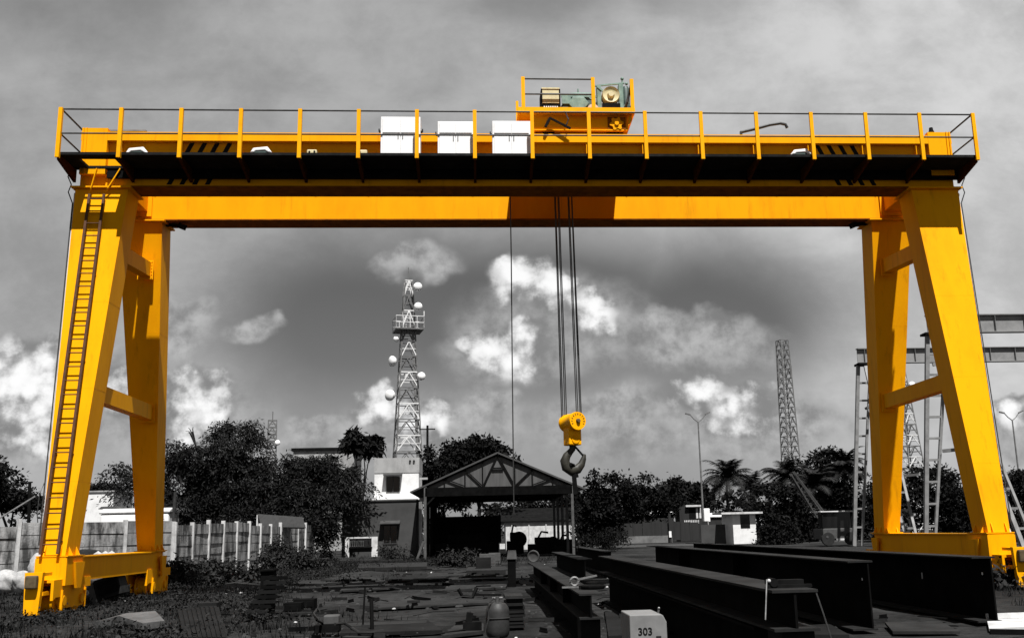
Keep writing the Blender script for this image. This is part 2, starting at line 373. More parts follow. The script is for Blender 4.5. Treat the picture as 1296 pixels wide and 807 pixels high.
# ladder on the front left leg
lad = MB()
topL, topR, botL, botR = Vector((-11.55, .93, 10.42)), Vector((-11.18, .93, 10.42)), Vector((-11.36, -.75, 1.30)), Vector((-10.98, -.75, 1.30))
lad.bar(topL, botL, .06, .05); lad.bar(topR, botR, .06, .05)
for i in range(26):
    t = (i+.4)/26; lad.tube([lerp(topL, botL, t), lerp(topR, botR, t)], .017, 6)
ladder = lad.build('ladder', brown, crane)
for t in (.03, .25, .5, .75, .97):
    for a, b in ((topL, botL), (topR, botR)):
        p = lerp(a, b, t); k = MB(); k.bar(p, p+Vector((0, .17, 0)), .03); k.build('standoff', brown, ladder)
mb = MB(); mb.bar((-11.15, .95, 10.5), (-10.80, .9, 11.12), .03); mb.bar((-11.55, .95, 10.5), (-11.4, .9, 11.12), .03); mb.build('handrail', yellow_b, ladder)
# conduit and cable down the outer edges
for sg in (-1, 1):
    mb = MB(); mb.tube([(sg*11.99, 1.10, 10.5), (sg*11.45, -.50, 1.35), (sg*11.52, -.62, .75)], .024, 8); mb.build('conduit', white_d, crane)
    mb = MB(); mb.tube([(sg*12.02, .85, 11.1), (sg*12.13, .93, 10.9), (sg*12.05, .98, 10.7), (sg*12.12, 1.0, 10.5), (sg*12.0, 1.02, 10.2), (sg*11.745, .26, 6.2), (sg*11.47, -.6, 1.5)], .016, 6); mb.build('cable', rope_m, crane)
# hanging brackets below the rear girder
for sg in (-1, 1):
    mb = MB(); mb.bar((sg*10.6, G2a+.3, ZB-.06), (sg*10.2, G2a+.2, ZB-.1), .08); mb.bar((sg*10.2, G2a+.2, ZB-.1), (sg*10.0, G2a+.1, ZB-.2), .1, .16); mb.build('lamp_bracket', black, crane)
# crane rails in the ground
for sg, s_ in ((-1, 'steel crane rail half buried in grass under the ladder trestle'), (1, 'steel crane rail running behind the black plate girders')):
    mb = MB(); mb.bb(sg*11.16-.04, sg*11.16+.04, -14, 32, -.12, -.02); tag(mb.build('crane_rail', rail_m), s_, 'rail', 'crane rails')

# ---------------------------------------------------- things on the walkway
cab_l = ['widest white electrical cabinet on the walkway, farthest from the trolley', 'lowest white electrical cabinet, in the middle of the three', 'white electrical cabinet on the walkway nearest the trolley']
for (xa, xb, zt), lb in zip(((-3.97, -2.93, 12.33), (-2.48, -1.53, 12.21), (-1.04, -.02, 12.23)), cab_l):
    t = thing('electrical_cabinet', lb, 'cabinet', ((xa+xb)/2, .45, 11.2), 'white cabinets on the crane walkway')
    b = MB(); b.bb(xa, xb, .25, .65, 11.201, zt); b.build('body', white_p, t, bevel=.015)
    b = MB(); b.bb(xa+.05, (xa+xb)/2-.004, .232, .249, 11.28, zt-.06); b.build('door', white_p, t, bevel=.006)
    b = MB(); b.bb((xa+xb)/2+.004, xb-.05, .232, .249, 11.28, zt-.06); b.build('door', white_p, t, bevel=.006)
    for x in ((xa+xb)/2-.07, (xa+xb)/2+.05):
        b = MB(); b.bb(x, x+.02, .215, .231, 11.2+(zt-11.2)*.45, 11.2+(zt-11.2)*.58); b.build('handle', rail_m, t)
    for x in (xa, xb):
        b = MB(); s_ = -1 if x == xa else 1; zz = 11.2+(zt-11.2)*.66; b.bar((x, .35, zz), (x+s_*.05, .35, zz), .05); b.bar((x+s_*.05, .35, zz), (x+s_*.05, .35, zz+.08), .03); b.build('lug', blackpaint, t)
def floodlight(x, y, lb, tilt=0):
    t = thing('floodlight', lb, 'floodlight', (x, y, 11.2), 'floodlights on the crane walkway')
    b = MB(); b.prism([(x-.30, y-.12, 11.22), (x-.18, y-.12, 11.42), (x+.18, y-.12, 11.46), (x+.30, y-.12, 11.3), (x+.28, y-.12, 11.26), (x+.12, y-.12, 11.36), (x-.12, y-.12, 11.34), (x-.24, y-.12, 11.22)], (0, .3, 0)); b.build('hood', white_p, t, bevel=.02)
    b = MB(); b.hexa([(x-.22, y-.10, 11.205), (x+.24, y-.10, 11.205), (x+.24, y+.12, 11.205), (x-.22, y+.12, 11.205)], [(x-.13, y-.10, 11.33), (x+.13, y-.10, 11.35), (x+.13, y+.12, 11.35), (x-.13, y+.12, 11.33)]); b.build('lamp', green_d, t)
floodlight(-10.2, .35, 'white hooded floodlight at the ladder end of the walkway'); floodlight(-7.05, .3, 'white hooded floodlight between the black slashes and the cream boxes'); floodlight(7.25, .3, 'white hooded floodlight below the bent dark arm')
for x, lb in ((-5.75, 'cream junction box with two dark knobs on the walkway'), (-4.45, 'plain cream junction box beside the widest cabinet')):
    t = thing('junction_box', lb, 'box', (x, .4, 11.2), 'junction boxes on the walkway'); b = MB(); b.bb(x-.13, x+.13, .3, .5, 11.201, 11.43); b.build('body', cream, t, bevel=.03)
    b = MB(); b.cyl((x-.06, .28, 11.36), (x-.06, .3, 11.36), .025, 10); b.cyl((x+.07, .28, 11.37), (x+.07, .3, 11.37), .025, 10) if x < -5 else None; b.build('knob', blackpaint, t, smooth=True)
b = MB(); n = 14
for i in range(n): b.sphere((.28+i*.062, .4+.05*math.sin(i*2.1), 11.235+.03*abs(math.sin(i*1.7))), .07+.02*math.sin(i*1.3), 8, (1, 1, .7))
tag(b.build('rag', tarp_w, smooth=True), 'crumpled white rag lying on the walkway under the trolley', 'rag')
b = MB(); b.bb(-11.36, -10.3, 1.15, 1.35, ZT+.105, ZT+.15); t = tag(b.build('lamp_tray', grey_lt), 'long pale lamp tray on top of the girder above the ladder', 'lamp'); 
c = MB(); c.bb(-11.05, -10.95, 1.2, 1.3, ZT+.15, ZT+.2); c.build('knob', blackpaint, t)
b = MB(); b.lathe((11.45, 1.2, ZT+.1), [(.09, 0), (.08, .12), (.06, .16), (.05, .24)]); tag(b.build('siren', black, smooth=True), 'small dark siren on top of the girder end without ladder', 'siren')
b = MB(); b.tube([(5.9, 1.05, 12.28), (6.3, 1.0, 12.36), (6.7, .95, 12.46), (7.0, .93, 12.50), (7.14, .92, 12.46), (7.18, .92, 12.36)], .045, 8); b.bar((5.9, 1.05, ZT), (5.9, 1.05, 12.3), .06)
tag(b.build('pipe_arm', pipe_dark, smooth=True), 'bent dark pipe arm on top of the front girder', 'pipe')

# ------------------------------------------------------------------ trolley
tr = thing('crane_trolley', 'yellow hoist trolley with green machinery riding on the crane girders', 'trolley', (1.4, 2.9, ZT+.09))
mb = MB(); mb.bb(.10, 2.72, 1.0, 1.06, 12.30, 12.74); mb.bb(.10, 2.72, 4.75, 4.83, 12.30, 12.74); mb.bb(.10, .18, 1.061, 4.749, 12.32, 12.74); mb.bb(2.62, 2.72, 1.061, 4.749, 12.32, 12.74)
mb.bb(.12, 2.6, .95, 1.06, 12.27, 12.299)
mb.prism([(2.721, .93, 12.74), (2.83, .93, 12.74), (2.83, .93, 12.56), (2.721, .93, 12.40)], (0, .06, 0))
mb.build('frame', yellow, tr)
mb = MB(); mb.bb(-.32, 2.90, .861, 4.929, 12.742, 12.76); mb.bb(-.32, 2.90, .78, .86, 12.72, 12.87); mb.bb(-.32, 2.90, 4.93, 4.99, 12.72, 12.87); mb.bb(-.32, -.26, .881, 4.93, 12.72, 12.87); mb.bb(2.84, 2.90, .881, 4.93, 12.72, 12.87)
mb.build('platform', yellow_b, tr)
for (x, y, zt) in ((-.17, .80, 13.76), (1.76, .80, 13.76), (2.84, .80, 13.72), (-.17, 5.0, 13.7), (2.84, 5.0, 13.7), (1.3, 5.0, 13.7)):
    b = MB(); b.bb(x-.05, x+.05, y-.03, y+.019, 12.74, zt); b.build('railing_post', yellow_b, tr)
b = MB(); b.bb(-.34, -.27, 1.6, 1.66, 12.5, 13.42); b.build('railing_post', yellow_b, tr)
for z, nm in ((13.72, 'top_rail'), (13.27, 'mid_rail')):
    b = MB(); b.tube([(-.17, .82, z), (1.76, .82, z)], .026, 8); b.build(nm, pipe_dark, tr)
    b = MB(); b.tube([(-.17, 5.0, z-.04), (1.3, 5.0, z-.04)], .026, 8); b.build(nm, pipe_dark, tr)
b = MB(); b.tube([(2.84, .85, 13.6), (2.72, .95, 13.1), (2.6, 1.1, 12.8)], .04, 8); b.build('handrail', pipe_dark, tr)
for (x, y) in ((.55, 1.45), (2.35, 1.45), (.55, 4.3), (2.35, 4.3)):
    b = MB(); b.lathe((x, y-.09, 12.41), [(.05, -.06), (.17, -.06), (.17, 0), (.16, .005), (.16, .18), (.05, .18)], (0, 1, 0), 20); b.build('wheel', black, tr, smooth=True)
b = MB(); g = []
for i in range(24):
    a = 2*PI*i/24; rr = .155+(.04 if (i//2) % 2 == 0 else -.01); g.append((2.40+rr*math.cos(a), .93, 12.47+rr*math.sin(a)))
b.prism(g, (0, .07, 0)); b.cyl((2.40, .89, 12.47), (2.40, .93, 12.47), .06, 12); b.build('gear', yellow, tr)
b = MB(); b.bb(2.16, 2.66, .975, .999, 12.31, 12.68); b.build('gear_plate', red_shade, tr)
b = MB(); b.bb(.38, .84, 1.1, 1.75, 13.14, 13.55); b.bb(.36, .86, 1.08, 1.77, 13.55, 13.59)
for i in range(7): b.cyl((.44+i*.05, 1.2, 13.60), (.44+i*.05, 1.6, 13.60), .03, 8)
b.build('resistor_box', cream, tr)
b = MB(); b.bb(.34, .375, 1.1, 1.75, 12.76, 13.56); b.bb(.845, .88, 1.1, 1.75, 12.76, 13.56); b.bb(.38, .84, 1.12, 1.7, 13.06, 13.135); b.build('resistor_stand', black, tr)
b = MB()
for i in range(7): b.bb(.41+i*.06, .445+i*.06, 1.12, 1.18, 12.762, 13.055)
b.build('terminal', white_p, tr)
b = MB(); b.prism([(.96, 1.4, 12.98), (.92, 1.4, 13.2), (1.12, 1.4, 13.46), (1.70, 1.4, 13.46), (2.02, 1.4, 13.26), (2.02, 1.4, 12.9), (1.7, 1.4, 12.762), (1.05, 1.4, 12.762)], (0, .9, 0)); b.build('gearbox', green_d, tr, bevel=.03)
b = MB(); b.prism([(1.12, 1.30, 13.22), (1.24, 1.30, 13.42), (1.56, 1.30, 13.42), (1.70, 1.30, 13.24), (1.54, 1.30, 13.04), (1.26, 1.30, 13.04)], (0, .099, 0)); b.build('cover', green, tr, bevel=.015)
b = MB(); b.bb(.92, 2.0, 1.36, 1.399, 13.44, 13.50); b.bb(.94, 1.2, 1.36, 1.399, 13.24, 13.44); b.build('casing_rim', green, tr)
b = MB(); b.lathe((1.1, 2.2, 13.55), [(.05, 0), (.26, .02), (.36, .12), (.38, .3), (.38, .72), (.32, .86), (.1, .9)], (1, 0, 0), 24); b.cyl((1.5, 2.2, 13.9), (1.5, 2.2, 14.08), .02, 8); b.build('motor', green, tr, smooth=True)
b = MB(); b.lathe((1.80, 1.22, 13.02), [(.05, 0), (.16, .01), (.16, .16), (.05, .17)], (0, 1, 0), 18); b.build('coupling', mat('coupling_paint', (.55, .40, .28), .5), tr, smooth=True)
b = MB(); b.lathe((.2, 3.4, 13.22), [(.4, 0), (.4, .05), (.3, .06), (.3, 2.34), (.4, 2.35), (.4, 2.4)], (1, 0, 0), 24); b.build('rope_drum', green_d, tr, smooth=True)
b = MB(); b.lathe((2.31, 1.15, 13.44), [(.03, -.03), (.075, -.03), (.11, .05), (.19, .04), (.235, .0), (.25, .05), (.25, .3), (.1, .32)], (0, 1, 0), 28); b.build('brake_drum', cream, tr, smooth=True)
b = MB(); b.bb(1.94, 2.05, 1.3, 1.55, 12.762, 13.78); b.bb(2.56, 2.66, 1.3, 1.55, 12.762, 13.84); b.bar((1.86, 1.42, 13.80), (2.74, 1.42, 13.90), .05, .04); b.bb(1.94, 2.66, 1.22, 1.6, 12.762, 13.02); b.bar((1.96, 1.3, 13.72), (2.14, 1.3, 13.56), .05); b.bar((2.6, 1.25, 13.0), (2.8, 1.25, 13.25), .06); b.cyl((2.68, 1.42, 12.95), (2.68, 1.42, 14.05), .022, 8); b.sphere((2.68, 1.42, 14.03), .05); b.sphere((2.80, 1.42, 13.88), .045); b.sphere((1.84, 1.42, 13.8), .04); b.build('brake', green, tr)
b = MB(); b.bb(2.05, 2.56, 1.16, 1.219, 12.90, 13.17); b.build('brake_base', black, tr)
b = MB(); b.lathe((2.78, 1.5, 12.78), [(.14, 0), (.15, .02), (.15, .42), (.11, .46), (.11, .95), (.08, 1.03), (.03, 1.05)], (0, 0, 1), 20); b.build('thruster', green_d, tr, smooth=True)
b = MB(); b.bar((.55, .80, 12.56), (1.1, .76, 12.24), .05); b.bar((.55, .80, 12.56), (.42, .8, 12.30), .07); b.build('lever', black, tr)
b = MB(); b.tube([(.88, .84, 12.84), (.98, .76, 12.70), (1.05, .74, 12.5), (1.0, .75, 12.36), (.93, .78, 12.3)], .018, 6); b.build('cable', rope_m, tr)

# ------------------------------------------------------------------ hook block, ropes, hook
hb = thing('hook_block', 'yellow hook block with sheave drum and grey hook hanging on wire ropes', 'hook block', (1.10, 2.75, 4.35))
MR = Matrix.Translation((1.10, 2.75, 4.40)) @ Matrix.Rotation(math.radians(22), 4, 'Z')
b = MB(MR); b.lathe((0, -.36, .06), [(.05, 0), (.245, 0), (.25, .03), (.25, .1), (.235, .12), (.235, .6), (.25, .62), (.25, .69), (.05, .70)], (0, 1, 0), 32)
b.m = 1
for i in range(11):
    a = math.radians(205-i*23); c, s_ = math.cos(a), math.sin(a)
    for k in range(2):
        a2 = a+.02*(k-.5); p = Vector((.185*math.cos(a2), -.3625, .06+.185*math.sin(a2))); b.bar(p-Vector((c, 0, s_))*.022, p+Vector((c, 0, s_))*.022, .016 if (i+k) % 3 else .028, .004, up=(0, 1, 0))
b.build('sheave_housing', [yellow_b, mat('marking_dark', (.16, .07, .01), .8)], hb, smooth=True)
b = MB(MR); b.lathe((0, -.42, .06), [(.045, 0), (.06, .02), (.065, .059)], (0, 1, 0), 14); b.build('axle', oily, hb, smooth=True)
b = MB(MR); b.bb(-.19, .19, -.19, .19, -.58, -.10); b.build('cross_head', yellow_b, hb, bevel=.03)
b = MB(MR); b.lathe((0, -.21, -.42), [(.05, 0), (.12, .0), (.12, .019)], (0, 1, 0), 16); b.build('trunnion', yellow, hb)
MH = Matrix.Translation((1.10, 2.75, 4.40)) @ Matrix.Rotation(math.radians(8), 4, 'Z')
pts = [(0, -.54), (-.01, -.68), (-.07, -.75), (-.17, -.86), (-.23, -1.0), (-.19, -1.16), (-.04, -1.27), (.13, -1.22), (.24, -1.09), (.30, -.94), (.33, -.82)]
rad = [.09, .09, .085, .11, .135, .15, .15, .13, .10, .075, .04]
b = MB(MH); rings = []; n = 12; vs = []; fs = []
for i, (x, z) in enumerate(pts):
    a = Vector((pts[max(i-1, 0)][0], 0, pts[max(i-1, 0)][1])); c = Vector((pts[min(i+1, len(pts)-1)][0], 0, pts[min(i+1, len(pts)-1)][1])); d = (c-a).normalized(); x_ = Vector((d.z, 0, -d.x))
    for j in range(n): vs.append(Vector((x, 0, z))+x_*(rad[i]*math.cos(2*PI*j/n))+Vector((0, 1, 0))*(rad[i]*.75*math.sin(2*PI*j/n)))
for i in range(len(pts)-1):
    for j in range(n): fs.append((i*n+j, i*n+(j+1) % n, (i+1)*n+(j+1) % n, (i+1)*n+j))
fs += [tuple(range(n-1, -1, -1)), tuple((len(pts)-1)*n+j for j in range(n))]; b.add(vs, fs); b.build('hook', hook_m, hb, smooth=True)
b = MB(MH); b.bar((.05, -.03, -.60), (.27, -.03, -.85), .035, .05); b.build('latch', black, hb)
for k, x in enumerate((-.265, -.225, -.17, -.125, .115, .16, .215, .25)):
    y_ = 2.75+(.18 if x < 0 else -.18); pq = Vector((1.10+x, y_, 4.5)); q = Vector((1.10+x-.07, 2.75+(.1 if k % 2 else -.1), 12.35))
    b = MB(); b.tube([pq, q], .0145, 6); b.build('rope', rope_m, hb)
ch = MB(); zz = 3.16
ch.tube([(1.12, 2.72, 3.2), (1.10, 2.70, 3.28), (1.02, 2.6, 3.3)], .05, 8); ch.bar((1.10, 2.72, 3.24), (1.14, 2.72, 2.5), .12, .08); ch.bar((1.16, 2.75, 3.2), (1.2, 2.75, 2.95), .08, .1)
z = 2.5; i = 0
while z > 1.05:
    pts_ = [(1.14+(.035*math.cos(a) if i % 2 == 0 else 0), 2.72+(.035*math.cos(a) if i % 2 else 0), z-.05+.065*math.sin(a)) for a in [2*PI*k/10 for k in range(11)]]
    ch.tube(pts_, .016, 5); z -= .095; i += 1
tag(ch.build('chain_sling', black, smooth=True), 'dark sling and chain hanging down from the big hook', 'chain')
b = MB(); b.tube([(-.53, 1.9, 12.25), (-.53, 1.9, 9), (-.55, 1.9, 6), (-.57, 1.9, 2.0)], .016, 6); pc = b.build('pendant_cable', rope_m); tag(pc, 'single thin cable hanging from the girder in front of the shed', 'cable')

# ------------------------------------------------------------------ foliage
def leaf_mesh(name, m, parent, blobs, n, size, aspect=.5, clump=.45, flat=.6, nclump=60, droop=.3, shell=.55, seed=1):
    """many small four-sided leaves gathered in clumps inside the ellipsoids (cx,cy,cz,rx,ry,rz)"""
    g = np.random.default_rng(seed); B = np.array(blobs, float)
    vol = B[:, 3]*B[:, 4]*B[:, 5]; w = vol**.75; w /= w.sum()
    k = g.choice(len(B), nclump, p=w); d = g.normal(size=(nclump, 3)); d /= np.linalg.norm(d, axis=1)[:, None]
    rr = (shell+(1-shell)*g.random(nclump)**.6)[:, None]*(1+.22*g.normal(size=(nclump, 1)))
    cc = B[k, :3]+d*rr*B[k, 3:]
    ci = g.integers(0, nclump, n); cs = clump*(.6+.8*g.random(nclump))
    off = g.normal(size=(n, 3))*cs[ci][:, None]*np.array([1, 1, flat])
    p = cc[ci]+off
    p[:, 2] -= droop*np.sum(off[:, :2]**2, axis=1)/np.maximum(cs[ci], .05)*.5
    p[:, 2] = np.maximum(p[:, 2], .06)
    out = off/(np.linalg.norm(off, axis=1)[:, None]+1e-6)
    ax = out+g.normal(size=(n, 3))*.6; ax[:, 2] -= droop; ax /= np.linalg.norm(ax, axis=1)[:, None]
    nn = g.normal(size=(n, 3))*.7+np.array([0, 0, .8]); s = np.cross(ax, nn); s /= np.linalg.norm(s, axis=1)[:, None]+1e-6
    L = (size*(.6+.8*g.random(n)))[:, None]
    a = p-ax*L*.5; b = p+s*L*aspect*.5; c = p+ax*L*.5; e = p-s*L*aspect*.5
    co = np.stack([a, b, c, e], 1).reshape(-1, 3)-np.array(root_loc(parent) if parent else (0, 0, 0))
    me = bpy.data.meshes.new(name); me.vertices.add(4*n); me.loops.add(4*n); me.polygons.add(n)
    me.vertices.foreach_set('co', co.astype(np.float32).ravel()); me.loops.foreach_set('vertex_index', np.arange(4*n, dtype=np.int32))
    me.polygons.foreach_set('loop_start', np.arange(0, 4*n, 4, dtype=np.int32))
    me.materials.append(m); me.update(calc_edges=True); me.validate()
    o = bpy.data.objects.new(name, me); COL.objects.link(o)
    if parent: o.parent = parent
    return o
def tree(label, px, py_base, Y, blobs_px, m, n, size, aspect=.5, clump=.45, flat=.55, nclump=70, droop=.3, shell=.5, seed=1, name='tree', trunk_r=.16, group=None, cat='tree', trunk=True):
    """blobs_px: (px,py,rx,ry) of crown lobes as seen, given their own depth and thickness"""
    base = yp(px, py_base, Y); base.z = 0
    t = thing(name, label, cat, base, group)
    sc = (Vector((base.x, Y, 2))-CAM).dot(FW)/F
    rnd = random.Random(seed); bl = []
    for (bx, by, rx, ry) in blobs_px:
        yy = Y+rnd.uniform(-.6, .6)*rx*sc; c = yp(bx, by, yy); bl.append((c.x, c.y, c.z, rx*sc, rx*sc*.85, ry*sc))
    if trunk:
        tm = MB(); top = sum((Vector(b[:3]) for b in bl), Vector())/len(bl); fork = lerp(base, top, .45); fork.x = base.x*.6+fork.x*.4
        tm.tube([base, lerp(base, fork, .5)+Vector((.08, 0, 0)), fork], trunk_r, 8, trunk_r*.7)
        for b in bl:
            c = Vector(b[:3]); mid = lerp(fork, c, .5)+Vector((rnd.uniform(-.3, .3), rnd.uniform(-.3, .3), .2))
            tm.tube([fork, mid, c], trunk_r*.55, 6, trunk_r*.15)
            for q in range(4):
                e = c+Vector((rnd.uniform(-.8, .8)*b[3], rnd.uniform(-.8, .8)*b[4], rnd.uniform(-.3, .85)*b[5])); tm.tube([lerp(mid, c, .6), lerp(c, e, .5), e], trunk_r*.2, 5, trunk_r*.05)
        tm.build('trunk', bark, t, smooth=True)
    leaf_mesh('crown', m, t, bl, n, size, aspect, clump, flat, nclump, droop, shell, seed)
    return t
def palm(label, px, py_crown, Y, R_px, seed, nf=34, m=None):
    rnd = random.Random(seed); c = yp(px, py_crown, Y); sc = (c-CAM).dot(FW)/F; R = R_px*sc
    base = Vector((c.x+rnd.uniform(-.3, .5), Y, 0)); t = thing('palm_tree', label, 'palm tree', base, 'palm trees behind the yard')
    tm = MB(); pts = [lerp(base, c, i/6)+Vector((.12*math.sin(i), 0, 0)) for i in range(7)]; tm.tube(pts, .2, 8, .13); tm.build('trunk', bark_p, t, smooth=True)
    fm = MB()
    for i in range(nf):
        az = 2*PI*i/nf+rnd.uniform(-.2, .2); el = rnd.uniform(-.35, 1.35); L = R*rnd.uniform(.85, 1.1)
        d = Vector((math.cos(az), math.sin(az), 0)); prev = c.copy(); ang = el; k = 9; pts = [prev]
        for j in range(k):
            prev = prev+(d*math.cos(ang)+Vector((0, 0, 1))*math.sin(ang))*(L/k); ang -= .085+.018*j; pts.append(prev)
        fm.tube(pts, .03, 4, .008); s = d.cross(Vector((0, 0, 1)))
        for j in range(1, k+1):
            for q in (0, .25, .5, .75):
                p = lerp(pts[j-1], pts[j], q); w = R*.30*math.sin(PI*min(.96, (j+q)/(k+1.2)))+.03
                for sg in (-1, 1):
                    e = p+s*(sg*w)+Vector((0, 0, -w*rnd.uniform(.15, .5)))+(pts[j]-pts[j-1])*1.1; dd = (pts[j]-pts[j-1]).normalized()*.05
                    fm.add([p-dd, p+dd, e], [(0, 1, 2)])
    fm.build('crown', m or palm_m, t); return t

tree('largest feathery grey tree rising behind the concrete wall right of the ladder trestle', 275, 690, 48, [(250, 575, 42, 30), (290, 570, 42, 36), (235, 615, 42, 40), (300, 615, 46, 40), (265, 640, 60, 30), (320, 580, 22, 24), (165, 612, 22, 16), (190, 635, 30, 25), (243, 546, 12, 8), (290, 541, 14, 8), (222, 572, 12, 10), (150, 602, 16, 9), (158, 590, 10, 6), (316, 556, 12, 10)], leaf_a, 44000, .30, .26, .5, .36, 230, .6, .55, 11, trunk_r=.25)
tree('spreading feathery tree between the largest tree and the white tower house', 385, 700, 46, [(345, 612, 34, 22), (388, 594, 36, 18), (424, 600, 32, 20), (444, 618, 24, 20), (400, 630, 42, 24), (352, 645, 40, 22)], leaf_a, 34000, .28, .28, .45, .35, 200, .55, .5, 12, trunk_r=.2)
tree('small umbrella shaped tree with bare stem above the spreading feathery tree', 459, 640, 60, [(459, 556, 21, 9), (449, 563, 10, 8), (470, 564, 9, 8)], leaf_b, 1500, .75, .32, .36, .55, 26, .7, .35, 13, trunk_r=.14)
tree('dark tree past the wall at the left edge by the black pole', 12, 690, 42, [(12, 630, 28, 18), (38, 634, 16, 16), (-15, 610, 24, 26)], leaf_b, 7000, .26, .5, .35, .5, 60, .3, .5, 14)
tree('thin tree with a few high leaf tufts at the left edge', -10, 680, 40, [(4, 602, 6, 4), (-10, 590, 14, 12), (-4, 615, 8, 6)], leaf_c, 700, .26, .5, .22, .5, 12, .3, .5, 15, trunk_r=.08)
tree('low leafy top showing above the bright white block', 128, 670, 66, [(128, 619, 22, 6), (112, 622, 10, 5), (142, 622, 10, 4)], leaf_b, 2600, .34, .4, .3, .6, 30, .3, .5, 16)
tree('round dark tree standing behind the shed ridge', 605, 690, 64, [(605, 575, 34, 22), (580, 580, 22, 22), (630, 578, 20, 18), (612, 562, 24, 13), (645, 590, 12, 14)], leaf_b, 12000, .36, .5, .42, .6, 90, .3, .5, 17, trunk_r=.22)
tree('dark leafy tree seen through the open shed above the low building', 700, 690, 72, [(660, 640, 30, 16), (700, 636, 30, 20), (735, 640, 26, 18)], leaf_b, 7000, .32, .5, .42, .55, 60, .3, .5, 29)
tree('dark tree between the white tower house and the shed roof', 552, 690, 60, [(550, 590, 20, 22), (560, 610, 22, 26), (540, 615, 14, 22), (575, 625, 26, 20)], leaf_b, 8000, .34, .5, .4, .6, 70, .3, .5, 18)
tree('bushy tree just right of the shed behind the hook chain', 765, 700, 58, [(758, 628, 20, 18), (786, 620, 16, 18), (768, 655, 28, 26), (746, 655, 18, 28), (778, 602, 9, 8), (797, 632, 14, 16), (752, 606, 8, 8)], leaf_b, 13000, .3, .5, .42, .55, 100, .3, .5, 19, trunk_r=.2)
tree('bushy tree left of the two armed street lamp behind the gate', 822, 690, 92, [(814, 626, 20, 16), (838, 634, 18, 14), (802, 640, 18, 16), (820, 606, 6, 7), (790, 614, 8, 10), (846, 642, 16, 12)], leaf_b, 9000, .38, .5, .5, .55, 80, .3, .5, 20, trunk_r=.2)
tree('smooth round tree farther off beside the lamp pole', 866, 660, 120, [(862, 618, 22, 14), (876, 616, 18, 14), (850, 626, 16, 12), (884, 626, 14, 12), (868, 634, 34, 10)], leaf_f, 8000, .6, .5, .7, .6, 70, .3, .5, 21)
tree('broad dark tree behind the guard hut and the truck crane', 985, 700, 66, [(974, 632, 24, 24), (1000, 640, 32, 32), (953, 640, 14, 16), (992, 660, 30, 28), (1020, 665, 30, 26)], leaf_b, 13000, .34, .5, .45, .55, 100, .3, .5, 22, trunk_r=.24)
tree('tallest dark tree at the foot of the bare lattice tower', 1040, 700, 72, [(1035, 585, 24, 22), (1055, 592, 22, 24), (1025, 605, 28, 26), (1065, 615, 30, 34), (1050, 640, 46, 34), (1085, 630, 26, 36), (1090, 660, 40, 30)], leaf_b, 17000, .36, .45, .5, .55, 130, .3, .5, 23, trunk_r=.26)
tree('dark tree seen between the two yellow legs of the right trestle', 1150, 700, 60, [(1150, 610, 30, 26), (1180, 605, 30, 24), (1200, 630, 30, 34), (1160, 645, 40, 34), (1215, 650, 24, 30), (1130, 640, 30, 36)], leaf_b, 14000, .32, .5, .45, .55, 110, .3, .5, 24, trunk_r=.22)
tree('ragged tree at the right edge past the yellow leg', 1290, 710, 48, [(1285, 608, 16, 14), (1300, 620, 20, 24), (1280, 640, 16, 24), (1296, 665, 22, 30)], leaf_c, 8000, .26, .45, .36, .5, 70, .3, .5, 25)
tree('dark bush hiding the wall under the spreading tree', 418, 705, 43, [(402, 672, 18, 16), (410, 692, 16, 12), (392, 660, 22, 16), (416, 662, 14, 16)], leaf_c, 6000, .24, .4, .35, .5, 60, .4, .5, 26, name='bush', cat='bush', trunk_r=.08)
tree('dark bush at the right side of the guard hut', 975, 696, 60, [(978, 676, 16, 14), (994, 672, 14, 16), (966, 686, 7, 6)], leaf_b, 4000, .26, .5, .32, .55, 40, .3, .5, 27, name='bush', cat='bush', trunk_r=.06)
palm('full coconut palm in front of the sky behind the guard hut', 921, 604, 78, 38, 31)
palm('coconut palm beneath the bare lattice tower with fronds to the left', 993, 602, 74, 34, 32)
palm('coconut palm among the trees left of the grey gantry leg', 1068, 588, 70, 34, 33)
palm('low coconut palm behind the guard hut roof', 955, 620, 82, 34, 34)
palm('coconut palm in the dark trees above the truck crane', 1030, 612, 68, 36, 35)
tl = leaf_mesh('treeline', leaf_f, None, [(x, 150+10*math.sin(x*.7), 2.2+1.2*math.sin(x*1.3), 6, 5, 3.4+.8*math.sin(x*.9)) for x in range(-110, 190, 7)], 42000, .9, .6, .9, .6, 520, .2, .4, 41)
tag(tl, 'far dark treeline closing the yard', 'trees', kind='stuff')

